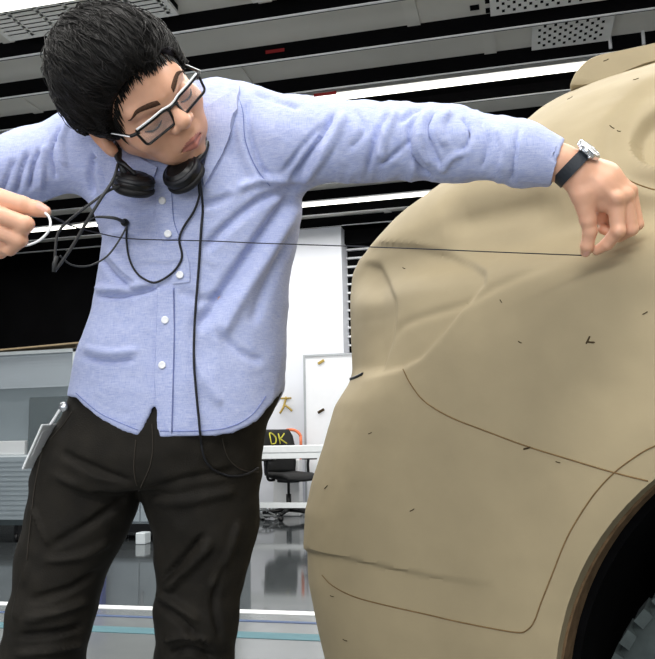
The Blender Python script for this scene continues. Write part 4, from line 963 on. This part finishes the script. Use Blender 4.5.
nail(P(43, 211, .978), -CF*.8+CU*.6, P(46, 211.5, .978)-P(36, 209, .977), .0065, .0052)
me.polygons.foreach_set('material_index', mi.astype(np.int32))
BB = tree(Vv, Fb)
# eyes, brows, lashes (children of the body)
def hmk(name, V, F, m, par, lab=None, smooth=True): return tag(mk(name, h2w(V), [tuple(f)[::-1] for f in F], m, par, smooth), lab)
def htube(name, pts, r, m, par, lab=None, n=8, flat=None):
    mb = MB(); mb.tube(pts, r, n); return hmk(name, mb.v, mb.f, m, par, lab)
HT = BVHTree.FromPolygons([tuple(v) for v in Vh], [list(map(int, f)) for f in Fh])
def face(x, z, off):
    h = HT.ray_cast(Vector((x, .2, z)), Vector((0, -1, 0))); return np.array(h[0])+np.array(h[1])*off
for s in (-1, 1):
    pts = [face(s*x, z, .0004) for x, z in ((.020, .0060), (.026, .0030), (.033, .0020), (.041, .0030), (.048, .0065))]
    htube('eyelash', spline(pts, 5), np.interp(np.linspace(0, 1, 21), [0, .3, .8, 1], [.0007, .0013, .0015, .0007]), M['lash'], body_, 'dark lash line')
    A = [(.013, .0325), (.022, .0345), (.033, .0365), (.044, .0365), (.055, .0315)]; B = [(.014, .0400), (.022, .0425), (.033, .0430), (.044, .0410), (.056, .0322)]
    G = []; A_, B_ = spline(A, 6), spline(B, 6); n = len(A_)
    for off in (.0016, -.002):
        for j in range(5):
            for i in range(n):
                x, z = A_[i]+(B_[i]-A_[i])*j/4; G.append(face(s*x, z, off*.6+(.0006*math.sin(j/4*PI) if off > 0 else 0)+(.0003*((i*7+j*3) % 3-1) if off > 0 else 0)))
    Fq = []; m_ = 5*n
    for j in range(4):
        for i in range(n-1): a = j*n+i; Fq += [(a, a+1, a+n+1, a+n), (m_+a, m_+a+n, m_+a+n+1, m_+a+1)]
    rg = list(range(n))+[j*n+n-1 for j in range(1, 5)]+[4*n+i for i in range(n-2, -1, -1)]+[j*n for j in range(3, 0, -1)]
    for k in range(len(rg)): a, b = rg[k], rg[(k+1) % len(rg)]; Fq.append((a, a+m_, b+m_, b))
    hmk('eyebrow', G, Fq if s > 0 else [f[::-1] for f in Fq], M['eyebrow'], body_)
# ---------------------------------------------------------------- hair
HL_Y = np.array([-.14, -.10, -.06, -.038, -.022, -.006, .008, .022, .034, .048, .062, .075, .088, .11])
HL_Z = np.array([-.060, -.066, -.060, -.030, .018, .030, .010, -.014, -.004, .034, .060, .074, .082, .086])
def hair_f(p):
    q = p.copy(); q[..., 0] = np.abs(q[..., 0])
    d = ell(q, (0, -.019, .053), (.0935, .112, .1005))
    d = smin(d, ell(q, (0, .034, .092), (.064, .062, .048)), .03)
    d = smin(d, ell(q, (0, -.075, .005), (.070, .050, .070)), .03)
    d = smin(d, ell(q, (.060, -.01, .045), (.034, .060, .052)), .02)
    w = p*np.float32(1); st = np.stack([np.arctan2(w[..., 0], .12+0*w[..., 0])*22+w[..., 2]*6, w[..., 1]*9, w[..., 2]*14], -1)
    d = d-.0022*vnoise(st, 2.2, 11).astype(np.float32)
    g = np.interp(p[..., 1], HL_Y, HL_Z).astype(np.float32)+.006*vnoise(p*np.array([1, .4, .4]), 75, 12).astype(np.float32)*(p[..., 1] > .03)
    return smax(d, (g-p[..., 2])*.75, .006)
hv, hf = surfnet(hair_f, (-.115, -.145, -.085), (.115, .13, .175), .0026)
mb = MB(); hb = [tuple(f)[::-1] for f in hf]
NHv = vnormals(hv, hf); whorl = np.array([.015, -.075, .130])
HHT = BVHTree.FromPolygons([tuple(v) for v in hv], [list(map(int, f)) for f in hf]); tufts = MB()
idx = [rnd.randrange(len(hv)) for _ in range(4200)]
for i in idx:
    p0 = hv[i].copy(); nn = NHv[i]
    if p0[2] < np.interp(p0[1], HL_Y, HL_Z)+.012 or nn[2] < -.4: continue
    L_ = rnd.uniform(.03, .055); q_ = p0.copy(); pts = []; lift = rnd.uniform(.0002, .0026) if rnd.random() > .06 else rnd.uniform(.004, .008); ang = rnd.gauss(0, .16)
    for k in range(7):
        lo_, n1, _, _ = HHT.find_nearest(Vector(q_)); n1 = np.array(n1); lo_ = np.array(lo_)
        away = q_-whorl; fl_ = np.array([away[0], away[1], away[2]*.6])+np.array([-.02 if q_[1] > .0 else 0, .05, -.01]); fl_ -= n1*(fl_ @ n1); fl_ /= np.linalg.norm(fl_)+1e-9
        fl_ = fl_*math.cos(ang)+np.cross(n1, fl_)*math.sin(ang); t = k/6
        pts.append(lo_+n1*(-.0012+lift*math.sin(t*PI*.8)+.0012)); q_ = lo_+fl_*L_/6
    w_ = rnd.uniform(.0006, .0011); tufts.tube(pts, [w_*.3, w_*.9, w_, w_, w_*.9, w_*.6, w_*.15], 4)
for i in range(260):
    x = rnd.uniform(-.070, .066); y0 = .075-8.*x*x; zt_ = np.interp(y0, HL_Y, HL_Z)
    h = HHT.ray_cast(Vector((x, .2, zt_+rnd.uniform(.004, .016))), Vector((0, -1, 0)))
    if h[0] is None: continue
    q_ = np.array(h[0]); pts = []; L_ = rnd.uniform(.008, .019)+(.014 if x < -.046 else 0); dr = np.array([rnd.gauss(-.25, .3), 0, -1.0])
    for k in range(7):
        a1 = HHT.find_nearest(Vector(q_)); a2 = HT.find_nearest(Vector(q_)); n2 = np.array(a2[1]); p2 = np.array(a2[0])
        out_ = max(.0012, float((q_-p2) @ n2)*.86); q_ = p2+n2*out_; pts.append(q_.copy())
        d_ = dr-n2*(dr @ n2); q_ = q_+d_/np.linalg.norm(d_)*L_/6
    w_ = rnd.uniform(.0007, .0014); tufts.tube(pts, [w_*.6, w_, w_, w_*.9, w_*.7, w_*.45, w_*.1], 4)
hair = hmk('hair', hv, hf, M['hair'], MAN); hmk('hair_strand', tufts.v, tufts.f, M['hair'], hair)['kind'] = 'stuff'
# ================================================================== THINGS WORN, HELD AND HUNG
def hh(p): return h2w(np.asarray(p, float))
# ---- spectacles (modelled in the head's own frame)
def gy(x): return .1055-2.3*x*x
gl = empty('eyeglasses', toW(h2w((0, .1, .012))), 'black-framed spectacles with a highlight painted along the top edge on the bowed face', 'glasses')
def rim(s):
    cx, cz, w, h, r = .0358, .0098, .0282, .0138, .006; pts = []
    for (qx, qz, a0) in ((w-r, h-r, 0), (-(w-r), h-r, PI/2), (-(w-r-.002), -(h-r), PI), (w-r-.002, -(h-r), 1.5*PI)):
        for t in np.linspace(0, PI/2, 6): pts.append((cx+qx+r*math.cos(a0+t), cz+qz+r*math.sin(a0+t)))
    return [(s*x, gy(x), z) for x, z in pts]
fr = MB()
for s in (1, -1): fr.tube(hh(rim(s)), .0021*HS, 6, closed=True)
fr.tube(hh(spline([(-.010, gy(.01), .0165), (-.004, gy(0)+.001, .0190), (.004, gy(0)+.001, .0190), (.010, gy(.01), .0165)], 5)), .0019*HS, 6)
for s in (1, -1): fr.tube(hh([(s*.0595, gy(.0595), .0200), (s*.066, gy(.066), .0205), (s*.0715, gy(.070)-.005, .0200)]), .0026*HS, 6)
fr.tube(hh([(x, gy(abs(x)), .0198+.003*min(1, max(0, (abs(x)-.004)/.012))) for x in np.linspace(-.064, .064, 30)]), .0025*HS, 6)
autosmooth(mk('frame', fr.v, fr.f, M['black'], gl), 60)
tb = MB(); xs = np.linspace(-.062, .062, 28); tb.tube(hh([(x, gy(abs(x))+.0012, .0228+.003*min(1, max(0, (abs(x)-.004)/.012))) for x in xs]), .0016*HS, 6)  # white strip stands in for the highlight on the frame's top face
tag(tb.build('top_edge_highlight', M['white'], gl), 'highlight along the frame top edge, put in as a white strip')
for s in (1, -1):
    r_ = np.array(rim(s)); c_ = r_.mean(0); V = []
    for off in (.0006, -.0006):
        V.append(c_+A3(0, off, 0)); V += [p+A3(0, off, 0) for p in r_]
    n = len(r_); F = [(0, 1+k, 1+(k+1) % n) for k in range(n)]+[(n+1, n+2+(k+1) % n, n+2+k) for k in range(n)]+[(1+k, n+2+k, n+2+(k+1) % n, 1+(k+1) % n) for k in range(n)]
    mk('lens', hh(V), F, M['lens'], gl, smooth=False)
    arm = spline([(s*.0715, gy(.070)-.004, .0200), (s*.0760, .050, .0190), (s*.0800, .012, .0165), (s*.0830, -.012, .012), (s*.083, -.030, -.006)], 6)
    a_ = MB().tube(hh(arm), .0021*HS, 6).build('temple_arm', M['black'], gl)
    MB().tube(hh(arm[:14]+A3(s*.0018, 0, .0006)), .0010*HS, 5).build('inlay', M['white'], a_)
# ---- headphones round the neck
hp_ = empty('headphones', toW(P(160, 175, 1.13)), 'black headphones hung round the neck, their thin cable falling down the shirt', 'headphones')
def earcup(c, ax, r, th):
    ax = np.asarray(ax, float); ax /= np.linalg.norm(ax)
    o = MB().lathe([(0, th*.62), (r*.35, th*.60), (r*.55, th*.52), (r*.62, th*.56), (r*.80, th*.42), (r*.93, th*.2), (r*.97, 0), (r*.93, -th*.12), (r*.80, -th*.14)], c, ax, 40).build('ear_cup', M['black'], hp_); autosmooth(o, 50)
    cu = MB().lathe([(r*.45, -th*.30), (r*.62, -th*.55), (r*.82, -th*.58), (r*.99, -th*.42), (r*1.02, -th*.26), (r*.94, -th*.13), (r*.5, -th*.13)], c, ax, 40).build('cushion', M['cushion'], o)
    rg = MB().lathe([(r*.84, th*.40), (r*.90, th*.42), (r*.97, th*.26), (r*.99, th*.20), (r*.93, th*.15)], c, ax, 40).build('trim_ring', M['cable'], o)
earcup(P(134, 183, 1.132), (.22, -.50, .84), .0305, .026)
earcup(P(183, 173.5, 1.140), (-.42, -.78, .46), .0310, .026)
MB().tube([P(125, 176, 1.122), P(122, 167, 1.120), P(121, 163, 1.122)], [.0055, .0050, .0042], 8).build('yoke', M['cord'], hp_)
MB().tube(spline([P(136, 175, 1.118), P(126, 166, 1.115), P(119, 160, 1.122), P(118, 150, 1.14)], 5), [.0035]*6+[.0045]*6+[.006]*4, 8).build('hinge', M['black'], hp_)
bd = spline([P(118, 158, 1.125), P(117, 146, 1.15), P(121, 132, 1.20), P(135, 112, 1.27), P(160, 98, 1.335), P(188, 90, 1.33), P(204, 93, 1.27), P(210, 110, 1.215), P(209, 132, 1.175), P(204, 152, 1.15), P(193, 164, 1.135)], 6)
MB().tube(bd, np.interp(np.linspace(0, 1, len(bd)), [0, .15, .5, .85, 1], [.0048, .0042, .0040, .0046, .0055]), 8).build('headband', M['black'], hp_)
CB = lambda pts, off=.004, d=1.15, n=7: lay(SB, pts, off, n, d)
cab = np.concatenate([[P(200, 178, 1.128), P(202, 188, 1.15)], CB([(203, 200), (201, 235), (198, 280), (194, 330), (195, 375), (198, 410), (200, 432)])])
low = lay(TB, [(201, 443), (204, 458), (213, 469), (228, 476), (246, 474), (257, 468)], .003, 6, 1.2)
cab = spline(np.concatenate([cab[::4], low[::3]]), 5); MB().tube(cab, .0019, 6).build('cable', M['cable'], hp_)
# second lead: the loop on the chest down to the clip
c2 = np.concatenate([[P(198, 180, 1.13)], CB([(200, 195), (194, 212), (184, 227), (179.5, 240), (182.5, 256), (177, 268), (166, 278), (152, 283), (138, 275), (130, 258), (127.5, 240), (127.5, 226)])])
MB().tube(c2, .0017, 6).build('lead', M['cable'], hp_)
# ---- microphone cord set, crossing loops at the side
mc = empty('cord_set', toW(P(100, 230, 1.16)), 'dark grey crossing cords with a small clip, looping off the shirt side towards the fist', 'cord')
h, n_ = hit(SB, 127, 222)
MB().lathe([(0, -.006), (.005, -.005), (.0062, 0), (.005, .005), (0, .006)], h+n_*.006, n_*.6-CF, 16).build('clip', M['black'], mc)
MB().tube(spline([h+n_*.006, P(116, 218.5, 1.15), P(104, 217, 1.15), P(96, 217, 1.148)], 6), np.linspace(.0030, .0018, 19), 8).build('boom', M['cord'], mc)
def cordp(pts, r, m='cord', nm='cord'): return MB().tube(spline([P(*p) for p in pts], 7), r, 7).build(nm, M[m], mc)
cordp([(118, 164, 1.12), (113, 180, 1.10), (100, 200, 1.09), (86, 223, 1.09), (70, 250, 1.09), (55, 271, 1.09)], .0023)
cordp([(122, 186, 1.115), (110, 190, 1.10), (94, 201, 1.10), (78, 213, 1.10), (63, 226, 1.10), (57, 236, 1.095), (55, 254, 1.09), (54, 271, 1.09)], .0020)
cordp([(96, 217, 1.148), (84, 222, 1.13), (70, 224, 1.12), (58, 219, 1.10), (49, 216, 1.0)], .0011)
cordp([(127, 226, 1.158), (120, 239, 1.14), (111, 252, 1.135), (102, 260, 1.13), (88, 266, 1.13), (72, 265, 1.12), (60, 256, 1.10)], .0014)
MB().tube([P(57, 256, 1.088), P(54.5, 264, 1.087), P(54, 272, 1.088)], [.0028, .0036, .0030], 8).build('cord_end', M['cord'], mc)
# ---- the measuring string and its white loop
st_a, st_b = P(48, 215, .982), P(585.5, 255.5, 1.123)
smid = lambda x, y: (lambda hq: P(x, y, min(1.142, proj(hq)[2]-.004)) if hq is not None else None)(hit(SB, x, y)[0])
pts = [st_a, P(72, 226, 1.05), P(96, 232.5, 1.105)]+[q for q in (smid(125, 238.2), smid(165, 240), smid(210, 241), smid(255, 243)) if q is not None]+[P(300, 244.5, 1.125), P(345, 246, 1.125), P(420, 248.8, 1.125), P(500, 252.2, 1.124), st_b]
mst = empty('measuring_string', toW(P(330, 246, 1.13)), 'thin dark string stretched across the chest from fist to fingertips at the car', 'string')
MB().tube(spline(pts, 6), .00085, 6).build('string', M['string'], mst)
MB().tube(spline([P(45, 213, .968), P(49, 217, .966), P(50.5, 224, .964), (P(48, 232, .962)), P(40, 240, .962), P(30, 244.5, .964), P(22, 246, .972)], 6), .0016, 8).build('string_loop', M['white'], mst)
# ---- wrist watch
wc = P(572, 167.8, 1.0990); wax = P(590, 183, 1.095)-P(558, 154, 1.102); wax /= np.linalg.norm(wax)
wt = empty('wrist_watch', toW(wc), 'silver wrist watch on a black strap, on the wrist at the car', 'watch')
ea = P(587, 154, 1.085)-wc; ea -= wax*(ea @ wax); ea /= np.linalg.norm(ea); eb = np.cross(wax, ea); W_ = MB(); n = 48; V = []
sec = [(-.0085, .0005), (-.0085, .0030), (.0085, .0030), (.0085, .0005)]
for k in range(n):
    t = 2*PI*k/n; 
    for (u, e) in sec: V.append(wc+wax*u+ea*math.cos(t)*(.0272+e)+eb*math.sin(t)*(.0285+e))
F = [(k*4+a, k*4+(a+1) % 4, ((k+1) % n)*4+(a+1) % 4, ((k+1) % n)*4+a) for k in range(n) for a in range(4)]
autosmooth(mk('strap', V, F, M['strap'], wt), 50)
cc = wc+ea*.0293; tw = ea
cs = MB().lathe([(0, -.002), (.0165, -.002), (.0185, 0), (.0188, .005), (.0172, .0072), (.0152, .0076), (.0150, .0066), (0, .0066)], cc, tw, 40).build('case', M['silver'], wt); autosmooth(cs, 35)
MB().lathe([(0, .0067), (.0148, .0067), (.0148, .0071), (0, .0071)], cc, tw, 36).build('dial', M['dial'], cs)
MB().tube([cc+ea*.0074, cc+ea*.0074+eb*.008], .0004, 4).build('hand', M['black'], cs); MB().tube([cc+ea*.0074, cc+ea*.0074+wax*.011], .0003, 4).build('hand', M['black'], cs)
MB().lathe([(0, 0), (.0028, 0), (.0030, .001), (.0030, .0035), (.0024, .004), (0, .004)], cc+ea*.003+eb*.0180, eb, 16).build('crown', M['silver'], cs)
for s in (1, -1):
    for q in (1, -1): MB().tube([cc+eb*s*.0135+wax*q*.008+ea*.003, cc+eb*s*.0190+wax*q*.008-ea*.002], .0022, 6).build('lug', M['silver'], cs)
# ---- badge on its clip at the trouser pocket
_h = hit(TB, 66, 414)[0]; BD = float(proj(_h)[2])-.006 if _h is not None else 1.215; bc = P(41, 446, BD+.012); up_ = P(51, 423, 1.215)-P(31, 468, 1.215); up_ /= np.linalg.norm(up_); ac = CR*.24+CF*.97; ac -= up_*(ac @ up_); ac /= np.linalg.norm(ac); nb = np.cross(up_, ac)
bd_ = empty('name_badge', toW(bc), 'white badge card hanging from a clip at the trouser pocket', 'badge')
def obox(c, u, v, w, a, b, t, bev): 
    Mx = Matrix(((u[0], v[0], w[0], c[0]), (u[1], v[1], w[1], c[1]), (u[2], v[2], w[2], c[2]), (0, 0, 0, 1))); return MB().box(-a, a, -b, b, -t, t, b=bev, M=Mx)
obox(bc, up_, ac, nb, .039, .026, .0016, .0014).build('card', M['badge'], bd_, smooth=False)
obox(bc-nb*.0019+up_*.006, up_, ac, nb, .022, .018, .0003, 0).build('insert', M['white'], bd_, smooth=False)
MB().tube(spline([bc+up_*.037, P(55, 418, BD+.006), P(60, 410, BD+.001), P(64, 406, BD+.001)], 5), .0026, 8).build('clip_strap', M['white'], bd_)
MB().lathe([(0, -.004), (.007, -.004), (.008, 0), (.007, .004), (0, .004)], P(64, 407, BD), -CF, 18).build('clip', M['silver'], bd_)
# ================================================================== camera, light
cam = bpy.data.cameras.new('camera'); co = bpy.data.objects.new('camera', cam); COL.objects.link(co)
cam.sensor_fit = 'HORIZONTAL'; cam.sensor_width = 36.0; cam.lens = FPX/655*36.0; cam.clip_start = .05
wr, wu, wf = RZ @ CR, RZ @ CU, RZ @ CF
co.matrix_world = Matrix(((wr[0], wu[0], -wf[0], C0[0]), (wr[1], wu[1], -wf[1], C0[1]), (wr[2], wu[2], -wf[2], C0[2]), (0, 0, 0, 1)))
bpy.context.scene.camera = co
def area(name, loc, size, energy, to, col=(1, 1, 1), sy=None):
    l = bpy.data.lights.new(name, 'AREA'); l.energy = energy; l.size = size; l.color = col
    if sy: l.shape = 'RECTANGLE'; l.size_y = sy
    o = bpy.data.objects.new(name, l); COL.objects.link(o); o.location = loc
    o.rotation_euler = (Vector(to)-Vector(loc)).to_track_quat('-Z', 'Y').to_euler(); return o
area('ceiling_lamp_bay', (-.5, .4, 3.5), 6, 118, (-.5, .4, 0), (1, .98, .94), .5)
area('ceiling_lamp_bay_mid', (-1, 3.1, 3.5), 8, 175, (-1, 3.1, 0), (1, .98, .94), .5)
area('ceiling_lamp_bay_far', (-2.5, 5.9, 3.5), 9, 140, (-2.5, 5.9, 0), (1, .98, .94), .5)
area('ceiling_lamp_bay_back', (-3, 8.6, 3.5), 9, 130, (-3, 8.6, 0), (1, .98, .95), .5)
area('front_fill', (-.8, -3.6, 2.0), 5, 8, (-.2, 1.2, 1.1), (.93, .96, 1), 2.2)  # added soft front fill behind the camera, not a real window
area('ceiling_lamp_bay_rear', (.1, -2.3, 3.3), 2.4, 78, (.1, 1.3, 1.2), (1, .985, .96), .5)
area('ceiling_uplight_fill', (-1.5, -3.4, .9), 6, 80, (-1.5, 4.5, 3.7), (.95, .97, 1), 1.2)  # added uplight that brightens the ceiling panels, no such window exists
w = bpy.data.worlds.new('world'); bpy.context.scene.world = w; w.use_nodes = True
w.node_tree.nodes['Background'].inputs[0].default_value = (.86, .92, 1, 1); w.node_tree.nodes['Background'].inputs[1].default_value = .22
vs = bpy.context.scene.view_settings; vs.view_transform = 'Standard'; vs.look = 'None'; vs.gamma = 1; vs.use_curve_mapping = False; vs.exposure = 0.25
